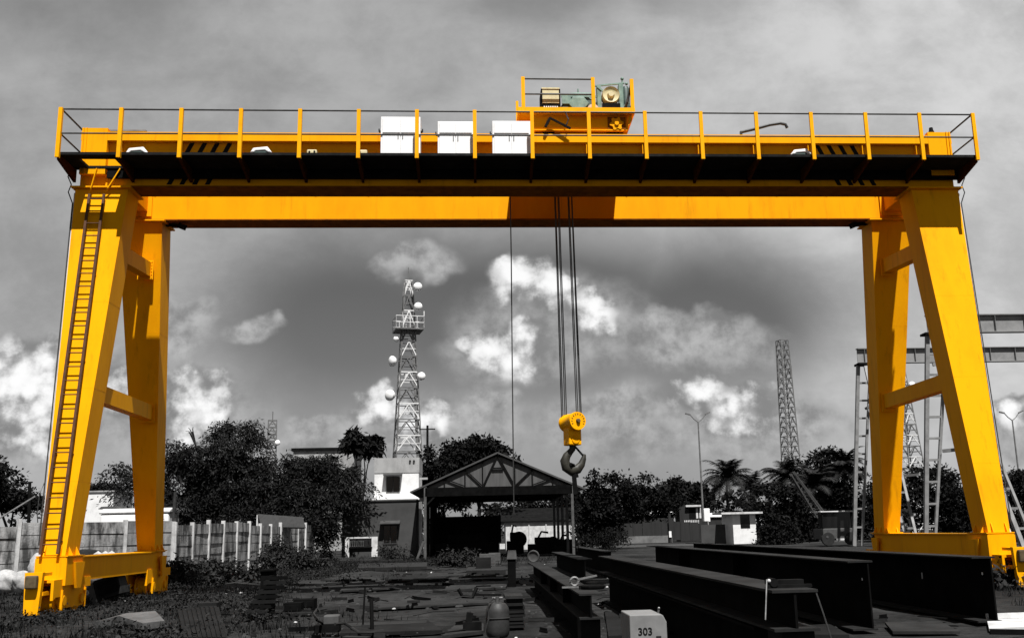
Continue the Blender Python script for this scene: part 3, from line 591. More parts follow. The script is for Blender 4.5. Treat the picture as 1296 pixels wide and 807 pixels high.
# ------------------------------------------------------------------ concrete wall of posts and panels
wall = thing('concrete_wall', 'stained precast concrete boundary wall of slabs between pale posts', 'wall', (-13.7, 17.1, 0))
P0, P1, P2 = Vector((-23.5, 7.4, 0)), Vector((-13.75, 17.1, 0)), Vector((-12.35, 42.5, 0))
def wall_run(a, b, step, tone):
    L = (b-a).length; n = max(1, round(L/step)); d = (b-a).normalized(); nrm = Vector((d.y, -d.x, 0))
    for i in range(n+1):
        p = lerp(a, b, i/n); mb = MB(); mb.M = Matrix.Translation(p) @ Matrix.Rotation(math.atan2(d.y, d.x), 4, 'Z')
        tl_ = random.uniform(-.05, .05); hp = 2.34+random.uniform(-.10, .08); mb.hexa([(-.06, -.10, -.1), (.06, -.10, -.1), (.06, .07, -.1), (-.06, .07, -.1)], [(-.06+tl_, -.10, hp), (.06+tl_, -.10, hp), (.06+tl_, .07, hp), (-.06+tl_, .07, hp)]); mb.build('post', post_m, wall)
        if i < n:
            mb = MB(); mb.M = Matrix.Translation(p) @ Matrix.Rotation(math.atan2(d.y, d.x), 4, 'Z'); s = L/n
            zt = 2.26+random.uniform(-.10, .07)
            for k in range(5):
                ja, jb, jt = random.uniform(-.02, .02), random.uniform(-.02, .02), random.uniform(.015, .05)
                z0 = k*zt/5; z1 = z0+zt/5; mb.hexa([(.074, -.045+ja, z0), (s-.074, -.045+jb, z0), (s-.074, .03, z0), (.074, .03, z0)], [(.074, -.03+ja, z1-jt), (s-.074, -.03+jb, z1-.03), (s-.074, .03, z1-.03), (.074, .03, z1-jt)])
            mb.bb(.08, s-.08, .0, .02, 0, zt-.03); mb.build('panel', concrete_d if (i*7+3) % 10 in (2, 5, 9) else tone, wall)
wall_run(P0, P1, 2.1, concrete); wall_run(P1+Vector((.02, .15, 0)), P2, 2.1, concrete)
# lean-to roof over the wall
lt = thing('lean_to_roof', 'small lean-to roof sheet on pale posts against the wall', 'roof', yp(355, 705, 35))
b = MB(); a0, a1, c0, c1 = yp(326, 651, 36.2), yp(383, 655, 36.2), yp(331, 667, 34.6), yp(387, 668, 34.6)
b.hexa([c0, c1, a1, a0], [p+Vector((0, 0, .05)) for p in (c0, c1, a1, a0)]); b.build('roof_sheet', mat('lean_to_sheet', .03, .7, .018, 2, .4, .7, stretch=(4, 1, 1)), lt)
for p in (c0, c1, a0, a1):
    b = MB(); q = Vector((p.x, p.y, 0)); b.bar(q, p, .09); b.build('post', post_m, lt)
b = MB(); b.bar(c0, c1, .07); b.build('beam', shed_dk, lt)
# buildings behind the wall at the left
wb = thing('white_block', 'flat roofed bright white block seen over the wall', 'building', yp(125, 660, 60))
pa, pb, pc_ = yp(96, 623, 60), yp(144, 623, 60), yp(168, 627, 68)
b = MB(); zt = pa.z
b.prism([(pa.x, pa.y, 0), (pb.x, pb.y, 0), (pc_.x, pc_.y, 0), (pa.x, pc_.y, 0)], (0, 0, zt)); b.build('wall', plaster_w, wb)
b = MB(); b.prism([(pa.x-.1, pa.y-.1, zt), (pb.x+.1, pb.y-.1, zt), (pc_.x+.1, pc_.y, zt), (pa.x-.1, pc_.y, zt)], (0, 0, .12)); b.build('parapet', plaster_g, wb)
bus = thing('parked_bus', 'pale bus with rounded roof parked behind the concrete wall', 'bus', yp(150, 690, 44))
q0, q1 = yp(126, 650, 44), yp(214, 650, 44); zr = yp(150, 643, 44).z
b = MB(); b.bb(q0.x, q1.x, 44, 46.4, .45, zr-.35); b.build('body', white_p, bus, bevel=.15)
b = MB(); b.prism([(q0.x-.05, 43.95, zr-.35), (q0.x-.05, 43.95, zr-.2), (q0.x-.05, 44.5, zr), (q0.x-.05, 45.9, zr), (q0.x-.05, 46.45, zr-.2), (q0.x-.05, 46.45, zr-.35)], (q1.x-q0.x+.1, 0, 0)); b.build('roof', white_d, bus, bevel=.1)
b = MB(); cx = yp(140, 640, 44.9).x; b.prism([(cx-.7, 44.6, zr), (cx-.5, 44.6, zr+.16), (cx+.3, 44.6, zr+.18), (cx+.8, 44.6, zr)], (0, 1.1, 0)); b.build('roof_vent', box_g, bus)
for i in range(4):
    b = MB(); x = q0.x+.3+i*.75; b.bb(x, x+.6, 43.97, 43.996, 1.1, zr-.95); b.build('window', glass_d, bus)
for x in (q0.x+.7, q1.x-.7):
    b = MB(); b.cyl((x, 44.05, .45), (x, 44.35, .45), .45, 18); b.build('wheel', rubber, bus)
# black pole with a stay
pp = yp(45, 700, 15.5); ppt = yp(45, 610, 15.5)
po = thing('wooden_pole', 'black pole with a stay wire in front of the wall by the ladder', 'pole', (pp.x, 15.0, 0))
b = MB(); b.tube([(pp.x, 15.0, -.1), (ppt.x, 15.0, ppt.z)], .075, 8, .06); b.build('shaft', black, po)
b = MB(); b.bar((ppt.x-.15, 15, ppt.z-.05), (ppt.x+.1, 15, ppt.z-.02), .05); b.build('cap', black, po)
s0, s1 = yp(44, 628, 14.9), yp(-8, 660, 12.0); b = MB(); b.tube([s0, s1], .03, 6); b.build('stay', galv, po)
b = MB(); b.tube([yp(56, 611, 15.2), yp(50, 625, 15.1), yp(47, 650, 15), yp(50, 690, 14.9)], .018, 6); b.build('cable', rope_m, po)
b = MB(); b.tube([yp(222, 622, 22), yp(219, 660, 22), Vector((yp(219, 700, 22).x, 22, 0))], .07, 7, .05); tag(b.build('tree_stump', bark_p), 'bare grey stake standing at the wall just right of the rear yellow leg', 'stake')

# white tower house and its lower wing
def window(parent, x0, x1, z0, z1, y, awn=True):
    f = MB(); f.bb(x0-.06, x1+.06, y-.05, y-.002, z0-.06, z0); f.bb(x0-.06, x1+.06, y-.05, y-.002, z1, z1+.06); f.bb(x0-.06, x0, y-.05, y-.002, z0, z1); f.bb(x1, x1+.06, y-.05, y-.002, z0, z1)
    xm = (x0+x1)/2; f.bb(xm-.025, xm+.025, y-.045, y-.012, z0, z1); w = f.build('window', awning_m, parent)
    g = MB(); g.bb(x0, x1, y-.010, y-.003, z0, z1); g.build('pane', glass_d, w)
    if awn:
        a = MB(); a.prism([(x0-.25, y-.003, z1+.28), (x0-.25, y-.62, z1+.12), (x0-.25, y-.62, z1+.17), (x0-.25, y-.003, z1+.36)], (x1-x0+.5, 0, 0)); a.build('awning', awning_m, parent)
th = thing('tower_house', 'white plastered upper house with one awning window below the dish tower', 'building', yp(503, 700, 49))
Yt = 49.5; l, r = yp(474, 600, Yt).x, yp(530, 600, Yt).x; zt = yp(503, 579, Yt).z; zm = yp(503, 598, Yt).z
b = MB(); b.bb(l, r, Yt, Yt+4.2, 0, zm); b.build('wall', plaster_w, th)
b = MB(); b.bb(l-.04, r+.04, Yt-.04, Yt+4.24, zm+.001, zt); b.build('parapet', plaster_g, th)
b = MB(); b.bb(l-.3, r+.5, Yt-.6, Yt-.05, yp(503, 634, Yt).z-.05, yp(503, 631, Yt).z); b.build('ledge', plaster_w, th)
b = MB(); b.bar((r+.02, Yt+1, zm-.4), (r+.6, Yt+1, zm-.4), .15); b.build('spout', plaster_g, th)
for x_ in (519, 524):
    b = MB(); c = yp(x_, 583, Yt-.05); b.cyl(c, c+Vector((0, -.1, 0)), .07, 8); b.build('vent_hole', black, th)
window(th, yp(490, 610, Yt).x, yp(505, 610, Yt).x, yp(495, 622, Yt).z, yp(495, 604, Yt).z, Yt)
lw = thing('lower_wing', 'dark plastered lower wing with one awning window beside the shed', 'building', yp(485, 706, 46))
Yl = 46; l, r = yp(433, 660, Yl).x, yp(527, 660, Yl).x; zt = yp(480, 634, Yl).z
b = MB(); b.bb(l, r, Yl, Yl+2.8, -.1, zt); b.build('wall', plaster_d, lw)
b = MB(); b.bb(l-.08, r+.08, Yl-.08, Yl+2.85, zt+.001, zt+.1); b.build('roof_slab', plaster_d, lw)
window(lw, yp(486, 670, Yl).x, yp(502, 670, Yl).x, yp(493, 687, Yl).z, yp(493, 665, Yl).z, Yl)
bd = yp(457, 704, 44.5); nb = thing('display_stand', 'white framed stand with dark objects against the dark plastered wing', 'stand', (bd.x, 44.5, 0))
x0, x1, z0, z1 = yp(437, 690, 44.5).x, yp(478, 690, 44.5).x, .05, yp(457, 679, 44.5).z
b = MB(); b.bb(x0, x0+.28, 44.4, 44.5, z0, z1); b.bb(x1-.4, x1, 44.4, 44.5, z0, z1); b.bb(x0+.281, x1-.401, 44.42, 44.48, z1-.1, z1); b.build('frame', white_d, nb)
b = MB(); b.bb(x0+.281, x1-.401, 44.45, 44.6, .45, z1-.101); b.build('back', drum_m, nb)
for i in range(7):
    b = MB(); x = x0+.36+i*.14; b.lathe((x, 44.38, z1-.62), [(.05, 0), (.03, .1), (.06, .2), (.07, .34), (.02, .36)], n=10); b.build('pot', box_g, nb, smooth=True)
b = MB(); b.bb(x0+.25, x1-.35, 44.25, 44.449, .72, .78); b.build('shelf', shed_dk, nb)
b = MB(); c = gp(454, 705); b.bb(c.x-.25, c.x+.25, c.y-.2, c.y+.25, .0, .52); tag(b.build('white_bin', white_p, bevel=.03), 'small white bin standing below the white framed stand', 'bin')
lb_ = thing('long_hall', 'long pale hall with dark roof edge behind the feathery trees', 'building', yp(420, 680, 85))
x0, x1, zt = yp(371, 580, 85).x, yp(448, 580, 85).x, yp(400, 570, 85).z
b = MB(); b.bb(x0, x1, 85, 92, 0, zt); b.build('wall', plaster_g, lb_)
b = MB(); b.bb(x0-.2, x1+.2, 84.8, 92.2, zt+.001, zt+.3); b.build('roof', shed_dk, lb_)

# lattice towers
def lattice(t, cx, cy, z0, z1, h0, h1, nseg, rot, mats, lw_=.09, bw=.05, horiz=True):
    R_ = Matrix.Translation((cx, cy, 0)) @ Matrix.Rotation(rot, 4, 'Z')
    def c(k, z):
        s = h0+(h1-h0)*(z-z0)/(z1-z0); q = [(-1, -1), (1, -1), (1, 1), (-1, 1)][k]; return R_ @ Vector((q[0]*s, q[1]*s, z))
    for k in range(4):
        b = MB(); b.bar(c(k, z0), c(k, z1), lw_); b.build('tower_leg', mats[-1], t)
    zs = [z0+(z1-z0)*(1-(1-i/nseg)**1.0) for i in range(nseg+1)]
    for i in range(nseg):
        m = mats[i % len(mats)]; b = MB(); a, e = zs[i], zs[i+1]
        for k in range(4):
            k2 = (k+1) % 4; top = (c(k, e)+c(k2, e))/2
            b.bar(c(k, a), top, bw); b.bar(c(k2, a), top, bw); b.bar(c(k, e), c(k2, e), bw*1.1)
            mz = (a+e)/2
            if horiz: b.bar(c(k, mz), c(k2, mz), bw*.7)
            b.bar(lerp(c(k, a), top, .5), c(k, mz), bw*.6); b.bar(lerp(c(k2, a), top, .5), c(k2, mz), bw*.6)
        b.build('bracing', m, t)
    return c
def dish(t, px, py, Y, r, dirv, arm):
    c = yp(px, py, Y); d = Vector(dirv).normalized(); b = MB(); b.lathe(c, [(.08, -r*.75), (r*.75, -r*.5), (r, -.05), (r*1.0, .18), (r*.8, .28), (.1, .33)], d, 18)
    o = b.build('dish', dish_m, t, smooth=True)
    b = MB(); b.bar(c-d*r*.5, Vector(arm), .08); b.build('mount', tower_r, o)
Ym = 70; c0 = yp(516, 690, Ym); tx = yp(515.5, 577, Ym).x; ttx = yp(517, 352, Ym).x; zt = yp(517, 356, Ym).z; zb = yp(515, 577, Ym).z
mt = thing('telecom_tower', 'tallest lattice tower with white drum dishes and a railed platform', 'tower', (tx, Ym, 0))
hb_ = .5*(yp(536, 577, Ym).x-yp(496, 577, Ym).x)/1.25; ht = .5*(yp(523, 352, Ym).x-yp(511, 352, Ym).x)/1.25
slope = (hb_-ht)/(zt-zb); cf = lattice(mt, tx, Ym, 0, zt, hb_+slope*zb, ht, 17, .22, [tower_w, tower_r], .11, .085)
zp0, zp1 = yp(516, 418, Ym).z, yp(516, 403, Ym).z; hw = .5*(yp(534, 412, Ym).x-yp(499, 412, Ym).x)
b = MB(); MBm = Matrix.Translation((tx, Ym, 0)) @ Matrix.Rotation(.22, 4, 'Z'); b.M = MBm; b.bb(-hw, hw, -hw, hw, zp0-.12, zp0); pf = b.build('platform', tower_r, mt)
b = MB(MBm)
for z in (zp0+.55, zp1):
    for s_ in (-1, 1): b.bar((-hw, s_*hw, z), (hw, s_*hw, z), .06); b.bar((s_*hw, -hw, z), (s_*hw, hw, z), .06)
for i in range(5):
    for s_ in (-1, 1): b.bar((-hw+hw*.5*i, s_*hw, zp0), (-hw+hw*.5*i, s_*hw, zp1), .05); b.bar((s_*hw, -hw+hw*.5*i, zp0), (s_*hw, -hw+hw*.5*i, zp1), .05)
b.bar((hw, -hw, zp1), (hw, -hw, zp1+.5), .08); b.build('platform_rail', tower_w, pf)
ax_ = lambda py: Vector((tx, Ym, yp(516, py, Ym).z))
for (px, py, r, d) in ((528.5, 363, .42, (.25, -.9, -.1)), (529, 388, .40, (.25, -.9, -.1)), (502, 429, .26, (-.4, -.9, 0)), (497, 457, .50, (-.9, -.45, 0)), (533, 476, .38, (.35, -.9, 0)), (494, 500, .52, (-.6, -.8, 0))): dish(mt, px, py, Ym-.9, r, d, ax_(py))
b = MB(); b.cyl(Vector((tx, Ym, zt-.1)), Vector((tx, Ym, zt+1.4)), .035, 6); b.build('antenna_rod', galv, mt)
b = MB(); b.bar(cf(1, 0)+Vector((-.5, 0, 0)), cf(1, zp0)+Vector((-.25, 0, 0)), .25, .08); b.build('cable_tray', tower_r, mt)
Yr = 110; ta, tb_ = yp(991, 431, Yr), yp(1000, 590, Yr)
rt = thing('telecom_tower', 'bare dark lattice tower above the palms on the right of the lamp', 'tower', (tb_.x, Yr, 0)); sc = 110/1000
lattice(rt, (ta.x+tb_.x)/2, Yr, 0, ta.z, 1.05, .62, 20, .3, [galv, tower_r], .12, .07)
for i, (px, py) in enumerate(((985, 462), (986, 480), (1001, 470))):
    b = MB(); c = yp(px, py, Yr-.8); b.bb(c.x-.12, c.x+.12, c.y-.1, c.y+.1, c.z-.9, c.z+.9); b.bar((c.x, c.y, c.z), (ta.x+.4, Yr, c.z), .07); b.build('antenna', tower_r, rt)
Ys = 150; ta, tb_ = yp(345, 532, Ys), yp(345, 600, Ys); st = thing('telecom_tower', 'small distant lattice tower between the feathery trees', 'tower', (ta.x, Ys, 0))
lattice(st, ta.x, Ys, 0, ta.z, .95, .7, 18, .2, [tower_r, galv], .14, .12)
b = MB(); b.cyl((ta.x, Ys, ta.z), (ta.x, Ys, ta.z+1.6), .08, 6); b.build('antenna_rod', galv, st); dish(st, 351, 560, Ys-1, .45, (.5, -.8, 0), Vector((ta.x, Ys, yp(345, 560, Ys).z)))
ta = yp(317, 541, 120); s2 = thing('telecom_tower', 'short dark mast top half hidden behind the largest feathery tree', 'tower', (ta.x, 120, 0)); lattice(s2, ta.x, 120, 0, ta.z, .5, .45, 16, .2, [tower_r, galv], .12, .1)
b = MB(); b.bb(ta.x-.4, ta.x+.45, 119.1, 119.4, ta.z-2.4, ta.z-.2); b.build('antenna', galv, s2)
Yw = 95; ta, tb_ = yp(1146, 470, Yw), yp(1152, 590, Yw); s3 = thing('telecom_tower', 'pale lattice tower showing between the two legs of the right trestle', 'tower', (tb_.x, Yw, 0)); lattice(s3, tb_.x, Yw, 0, ta.z, 1.7, .35, 15, .3, [tower_w, galv], .12, .08)
dish(s3, 1154, 487, Yw-1, .42, (.3, -.9, 0), Vector((tb_.x, Yw, yp(1150, 487, Yw).z)))
# street lamps, electric pole
def lamp(px, pyt, Y, lb):
    c = yp(px, pyt, Y); z = c.z-.9; t = thing('street_lamp', lb, 'street lamp', (c.x, Y, 0), 'two armed street lamps')
    b = MB(); b.tube([(c.x, Y, 0), (c.x, Y, z)], .13, 8, .08); b.build('pole', galv, t)
    for s_ in (-1, 1):
        b = MB(); b.tube([(c.x, Y, z-.05), (c.x+s_*.5, Y, z+.35), (c.x+s_*.95, Y, z+.9)], .06, 6); a = b.build('arm', galv, t)
        b = MB(); b.bar((c.x+s_*.9, Y, z+.86), (c.x+s_*1.5, Y, z+1.12 if s_ > 0 else z+1.02), .28, .14); b.build('lamp_head', tower_r, a)
lamp(883, 524, 92, 'two armed street lamp behind the gate near the full palm'); lamp(1280, 522, 92, 'two armed street lamp at the right edge past the yellow leg')
c = yp(541, 538, 66); t = thing('electric_pole', 'electric pole with one crossarm right of the dish tower', 'pole', (c.x, 66, 0))
b = MB(); b.tube([(c.x, 66, 0), (c.x, 66, c.z)], .13, 8, .1); b.build('pole', black, t)
b = MB(); b.bar((c.x-.75, 66, c.z-.35), (c.x+.7, 66, c.z-.35), .1); b.build('crossarm', black, t)

# ------------------------------------------------------------------ open shed
Yf, Yb = 39.0, 55.0
rg, el, er = yp(631, 573, Yf), yp(519, 624, Yf), yp(740, 618, Yf); ze = (el.z+er.z)/2; el.z = er.z = ze; rg.x = (el.x+er.x)/2
xl, xr = yp(538, 700, Yf).x, yp(726, 695, Yf).x; zf0 = yp(640, 626, Yf).z; zf1 = yp(640, 615, Yf).z
sh = thing('open_shed', 'open sided gabled shed with pale gable cladding and dark trusses', 'shed', (rg.x, Yf, 0))
def roofz(x): return rg.z-(rg.z-ze)*abs(x-rg.x)/(rg.x-el.x)
for s_, e in ((-1, el), (1, er)):
    b = MB(); b.hexa([(e.x, Yf-.06, ze), (rg.x, Yf-.06, rg.z), (rg.x, Yb, rg.z), (e.x, Yb, ze)] if s_ < 0 else [(rg.x, Yf-.06, rg.z), (e.x, Yf-.06, ze), (e.x, Yb, ze), (rg.x, Yb, rg.z)],
                      [(e.x, Yf-.06, ze+.06), (rg.x, Yf-.06, rg.z+.06), (rg.x, Yb, rg.z+.06), (e.x, Yb, ze+.06)] if s_ < 0 else [(rg.x, Yf-.06, rg.z+.06), (e.x, Yf-.06, ze+.06), (e.x, Yb, ze+.06), (rg.x, Yb, rg.z+.06)]); rf = b.build('roof', sheet_rf, sh)
    b = MB(); b.bar((e.x, Yf-.09, ze+.02), (rg.x, Yf-.09, rg.z+.02), .05, .1); b.build('verge', sheet_rf, rf)
b = MB(); gx0, gx1 = xl+.2, xr-.1; b.prism([(gx0, Yf+.12, zf1), (gx1, Yf+.12, zf1), (gx1, Yf+.12, roofz(gx1)-.03), (rg.x, Yf+.12, rg.z-.03), (gx0, Yf+.12, roofz(gx0)-.03)], (0, .03, 0)); b.build('gable_cladding', sheet_lt, sh)
b = MB(); b.bb(xl, xr, Yf-.08, Yf+.08, zf0, zf1); b.build('eave_beam', steel_dk, sh)
tb = MB()
xs_ = [xl+(xr-xl)*k for k in (.13, .27, .39, .5, .61, .73, .87)]
b = tb
for i, x in enumerate(xs_):
    if i != 3: b.bar((x, Yf+.04, zf1), (x, Yf+.04, roofz(x)-.06), .07)
b.bar((xs_[2], Yf+.03, zf1), (rg.x, Yf+.03, rg.z-.1), .08); b.bar((xs_[4], Yf+.03, zf1), (rg.x, Yf+.03, rg.z-.1), .08)
b.bar((xs_[1], Yf+.03, roofz(xs_[1])-.1), (xs_[2]-.02, Yf+.03, zf1+.05), .07); b.bar((xs_[5], Yf+.03, roofz(xs_[5])-.1), (xs_[4]+.02, Yf+.03, zf1+.05), .07)
b.bar((xs_[0], Yf+.03, roofz(xs_[0])-.1), (xs_[1], Yf+.03, zf1+.05), .07); b.bar((xs_[6], Yf+.03, roofz(xs_[6])-.1), (xs_[5], Yf+.03, zf1+.05), .07)
zc = rg.z-.95; b.bar((rg.x-.36, Yf+.02, zc), (rg.x+.36, Yf+.02, zc), .09)
b.bar((xl, Yf+.02, roofz(xl)-.08), (rg.x, Yf+.02, rg.z-.08), .09, .12); b.bar((xr, Yf+.02, roofz(xr)-.08), (rg.x, Yf+.02, rg.z-.08), .09, .12)
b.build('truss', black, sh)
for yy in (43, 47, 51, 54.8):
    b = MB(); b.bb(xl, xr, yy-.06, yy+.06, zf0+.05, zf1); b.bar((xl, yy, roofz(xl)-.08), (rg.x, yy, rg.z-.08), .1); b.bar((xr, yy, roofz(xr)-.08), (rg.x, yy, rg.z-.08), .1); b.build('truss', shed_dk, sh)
for yy in (39, 43, 47, 51, 54.8):
    for x in (xl, xr):
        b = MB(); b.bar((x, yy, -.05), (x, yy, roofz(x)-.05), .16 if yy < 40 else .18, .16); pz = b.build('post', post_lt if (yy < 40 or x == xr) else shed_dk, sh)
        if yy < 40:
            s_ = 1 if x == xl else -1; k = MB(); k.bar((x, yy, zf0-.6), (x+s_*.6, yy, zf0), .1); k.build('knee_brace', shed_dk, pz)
b = MB(); b.bar((xl-.5, Yf-.2, .0), (xl-.1, Yf-.1, 1.1), .12); b.build('raker', post_lt, sh)
b = MB(); b.bb(xl+.1, xl+5.0, 51.6, 51.7, 0, 2.75)
for i in range(20): b.bb(xl+.15+i*.24, xl+.23+i*.24, 51.56, 51.599, 0, 2.74)
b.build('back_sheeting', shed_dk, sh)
# low building and pale wall behind the shed
lo = thing('low_building', 'low building with dark roof and pale front seen through the right of the shed', 'building', yp(685, 690, 64))
x0, x1 = yp(640, 670, 64).x, yp(730, 670, 64).x; zt = yp(680, 660, 64).z
b = MB(); b.bb(x0, x1, 64, 69, 0, zt); b.build('wall', white_d, lo)
b = MB(); b.hexa([(x0-.6, 63.8, zt+.02), (x1+.6, 63.8, zt+.02), (x1+.6, 69.6, zt+.02), (x0-.6, 69.6, zt+.02)], [(x0-.6, 63.8, zt+.12), (x1+.6, 63.8, zt+.12), (x1+.2, 66.4, zt+1.25), (x0-.2, 66.4, zt+1.25)]); b.build('roof', shed_dk, lo)
for i in range(3):
    b = MB(); x = x0+.5+i*1.5; b.bb(x, x+.09, 63.93, 63.997, 0, zt); b.build('pilaster', post_m, lo)
def machine(lb, px, py, Y, w, h, seed):
    c = yp(px, py, Y); t = thing('workshop_machine', lb, 'machine', (c.x, Y, 0), 'dark machines in the shed'); b = MB(); b.bb(c.x-w/2, c.x+w/2, Y-.5, Y+.5, 0, h*.45); b.bb(c.x-w*.3, c.x+w*.15, Y-.4, Y+.4, h*.45, h*.75); b.build('body', shed_dk, t, bevel=.05)
    b = MB(); b.lathe((c.x+w*.22, Y-.5, h*.5), [(.05, 0), (h*.28, .02), (h*.28, .2), (.05, .22)], (0, 1, 0), 20); b.build('flywheel', black, t)
    b = MB(); b.tube([(c.x-w*.2, Y, h*.7), (c.x-w*.1, Y, h), (c.x+w*.1, Y, h*.95)], .07, 8); b.build('pipe', shed_dk, t)
machine('dark machine with flywheel under the right half of the shed', 690, 695, 46, 2.4, 1.5, 1); machine('dark low machine by the right posts of the shed', 716, 692, 44, 1.8, 1.25, 4); machine('dark upright machine beside the pale wall opening of the shed', 652, 690, 48, 1.2, 2.0, 2); machine('dark long machine deep in the left half of the shed', 590, 690, 46, 4.2, 1.9, 3)

# ------------------------------------------------------------------ gate, guard hut, cabin, truck crane
gt = thing('sheet_gate', 'dark ribbed sheet gate and fence at the far road', 'gate', yp(845, 688, 84)); Yg = 84
ga, gb_ = gp(776, 690), gp(908, 687); ga = yp(778, 688, Yg); gb_ = yp(910, 688, Yg); zt = yp(850, 660, Yg).z
n = 11
for i in range(n):
    b = MB(); xa = ga.x+(gb_.x-ga.x)*i/n; xb = ga.x+(gb_.x-ga.x)*(i+1)/n-.04; b.bb(xa, xb, Yg, Yg+.04, .25, zt-.05*(i % 3)); b.bb(xa, xa+.06, Yg-.04, Yg-.001, .25, zt); b.build('sheet', gate_m, gt)
b = MB(); b.bb(ga.x, ga.x+(gb_.x-ga.x)*.55, Yg-.14, Yg-.05, 0, .75); b.build('plinth', kerb_m, gt)
b = MB(); x = yp(848, 670, Yg-.3).x; b.bb(x-.12, x+.12, Yg-.4, Yg-.2, 0, zt+.9); b.build('gate_post', gate_m, gt)
b = MB(); b.bb(x-.16, x+.1, Yg-.5, Yg-.41, .55, 1.2); b.build('lock_plate', white_p, gt)
hu = thing('guard_hut', 'small white guard hut with flat overhanging roof and dark window', 'hut', yp(935, 690, 64)); Yh = 64
x0, x1, xs0 = yp(928, 670, Yh).x, yp(957, 670, Yh).x, yp(912, 670, Yh+3).x; zt = yp(940, 650, Yh).z
b = MB(); b.prism([(x0, Yh, 0), (x1, Yh, 0), (x1, Yh+2.6, 0), (x0-.35, Yh+2.6, 0)], (0, 0, zt)); b.build('wall', plaster_w, hu)
b = MB(); b.bb(x0-1.1, x1+.55, Yh-.5, Yh+3.1, zt+.002, zt+.17); b.build('roof', white_d, hu)
wn = MB(); wx0, wx1, wz0, wz1 = yp(937, 660, Yh).x, yp(949, 660, Yh).x, yp(943, 668, Yh).z, zt-.05; wn.bb(wx0, wx1, Yh-.02, Yh-.003, wz0, wz1); wn.build('window', glass_d, hu)
b = MB(); b.bb(x0-2.6, x0-.36, Yh+1.4, Yh+1.6, 0, 1.75); b.build('side_wall', plaster_d, hu)
kb = thing('signal_cabin', 'little cabin with dark doorway and pale panels behind the gate', 'cabin', yp(876, 660, 90)); Yk = 90
x0, x1, z0, z1 = yp(860, 650, Yk).x, yp(889, 650, Yk).x, 0, yp(875, 641, Yk).z
b = MB(); b.bb(x0, x1, Yk, Yk+2.5, 0, z1); b.build('wall', gate_m, kb)
b = MB(); b.bb(x0+.7, x1-.2, Yk-.4, Yk+2.7, z1+.002, z1+.2); b.build('roof', white_d, kb)
b = MB(); b.bb(yp(872, 650, Yk).x, yp(880, 650, Yk).x, Yk-.02, Yk-.004, z1-1.35, z1-.2); b.build('doorway', black, kb)
for i in range(2):
    b = MB(); x = yp(881+i*4, 650, Yk).x; b.bb(x, x+.22, Yk-.03, Yk-.004, z1-1.3, z1-.1); b.build('panel', white_d, kb)
b = MB()
for i in range(9): b.bb(x0+.5+i*.2, x0+.62+i*.2, Yk-.06, Yk-.005, z1-1.9, z1-1.5)
b.build('railing', white_d, kb)
b = MB(); c = yp(893, 650, 93); b.bb(c.x-.5, c.x+.55, 93, 94.5, 0, yp(893, 643, 93).z); tag(b.build('white_tank', white_p, bevel=.12), 'small bright white tank beside the little cabin', 'tank')
for (pa_, pb_, py, lb) in ((801, 855, 651, 'long low roof strip in bright sheet left of the little cabin'), (895, 922, 653, 'short low roof strip in bright sheet left of the guard hut')):
    b = MB(); Yq = 97; a, c = yp(pa_, py, Yq), yp(pb_, py+1, Yq); b.hexa([(a.x, Yq, a.z-.1), (c.x, Yq, a.z-.1), (c.x, Yq+3, a.z+.3), (a.x, Yq+3, a.z+.3)], [(a.x, Yq, a.z), (c.x, Yq, a.z), (c.x, Yq+3, a.z+.42), (a.x, Yq+3, a.z+.42)])
    t = thing('low_shelter', lb, 'shelter', (a.x, Yq, 0), 'low shelters behind the gate'); b.build('roof', tarp_w, t)
    b = MB(); b.bb(a.x+.2, c.x-.2, Yq+.2, Yq+2.8, 0, a.z-.12); b.build('wall', gate_m, t)
# truck crane
tc_ = thing('truck_crane', 'dark truck crane with raised lattice boom and pale cab roof', 'truck crane', yp(1062, 694, 48)); Yt = 48
x0, x1 = yp(1043, 690, Yt).x, yp(1080, 690, Yt).x; zb_ = yp(1060, 668, Yt).z; zt = yp(1060, 646, Yt).z
b = MB(); b.bb(x0, x1+.4, Yt, Yt+2.2, .45, zb_); b.build('body', box_g, tc_, bevel=.06)
b = MB(); b.bb(x0-.1, x1+.4, Yt-.1, Yt+2.3, zt-.1, zt); b.build('cab_roof', white_d, tc_, bevel=.03)
for x in (x0, x1):
    for yy in (Yt+.05, Yt+2.1):
        b = MB(); b.bar((x+.05, yy, zb_), (x+.05, yy, zt-.1), .09); b.build('cab_pillar', shed_dk, tc_)
b = MB(); b.bb(x0+.12, x1, Yt+.08, Yt+.1, zb_+.02, zt-.12); b.build('windscreen', glass_d, tc_)
for px in (1047, 1072):
    b = MB(); c = yp(px, 679, Yt-.03); b.cyl(c+Vector((0, .02, 0)), c+Vector((0, -.05, 0)), .09, 14); b.build('headlight', box_g, tc_)
b = MB(); c = yp(1064, 682, Yt); b.bb(c.x-.3, c.x+.3, Yt-.02, Yt-.003, c.z-.07, c.z+.07); b.build('number_plate', white_d, tc_)
for x in (x0+.35, x1-.1):
    b = MB(); b.cyl((x, Yt-.05, .48), (x, Yt+.25, .48), .47, 18); b.build('wheel', rubber, tc_)
ba, bb2 = yp(1002, 598, Yt+.5), yp(1038, 652, Yt+.5); b = MB(); dv = (bb2-ba).normalized(); nv = Vector((-dv.z, 0, dv.x))
for s_ in (-1, 1):
    for yy in (-.25, .25): b.bar(ba+nv*.14*s_+Vector((0, yy*.6, 0)), bb2+nv*.34*s_+Vector((0, yy, 0)), .09)
for i in range(9):
    p = lerp(ba, bb2, i/9); q = lerp(ba, bb2, (i+1)/9); w0 = .14+.2*i/9; b.bar(p+nv*w0, q-nv*w0, .05); b.bar(p-nv*w0, q+nv*w0, .05)
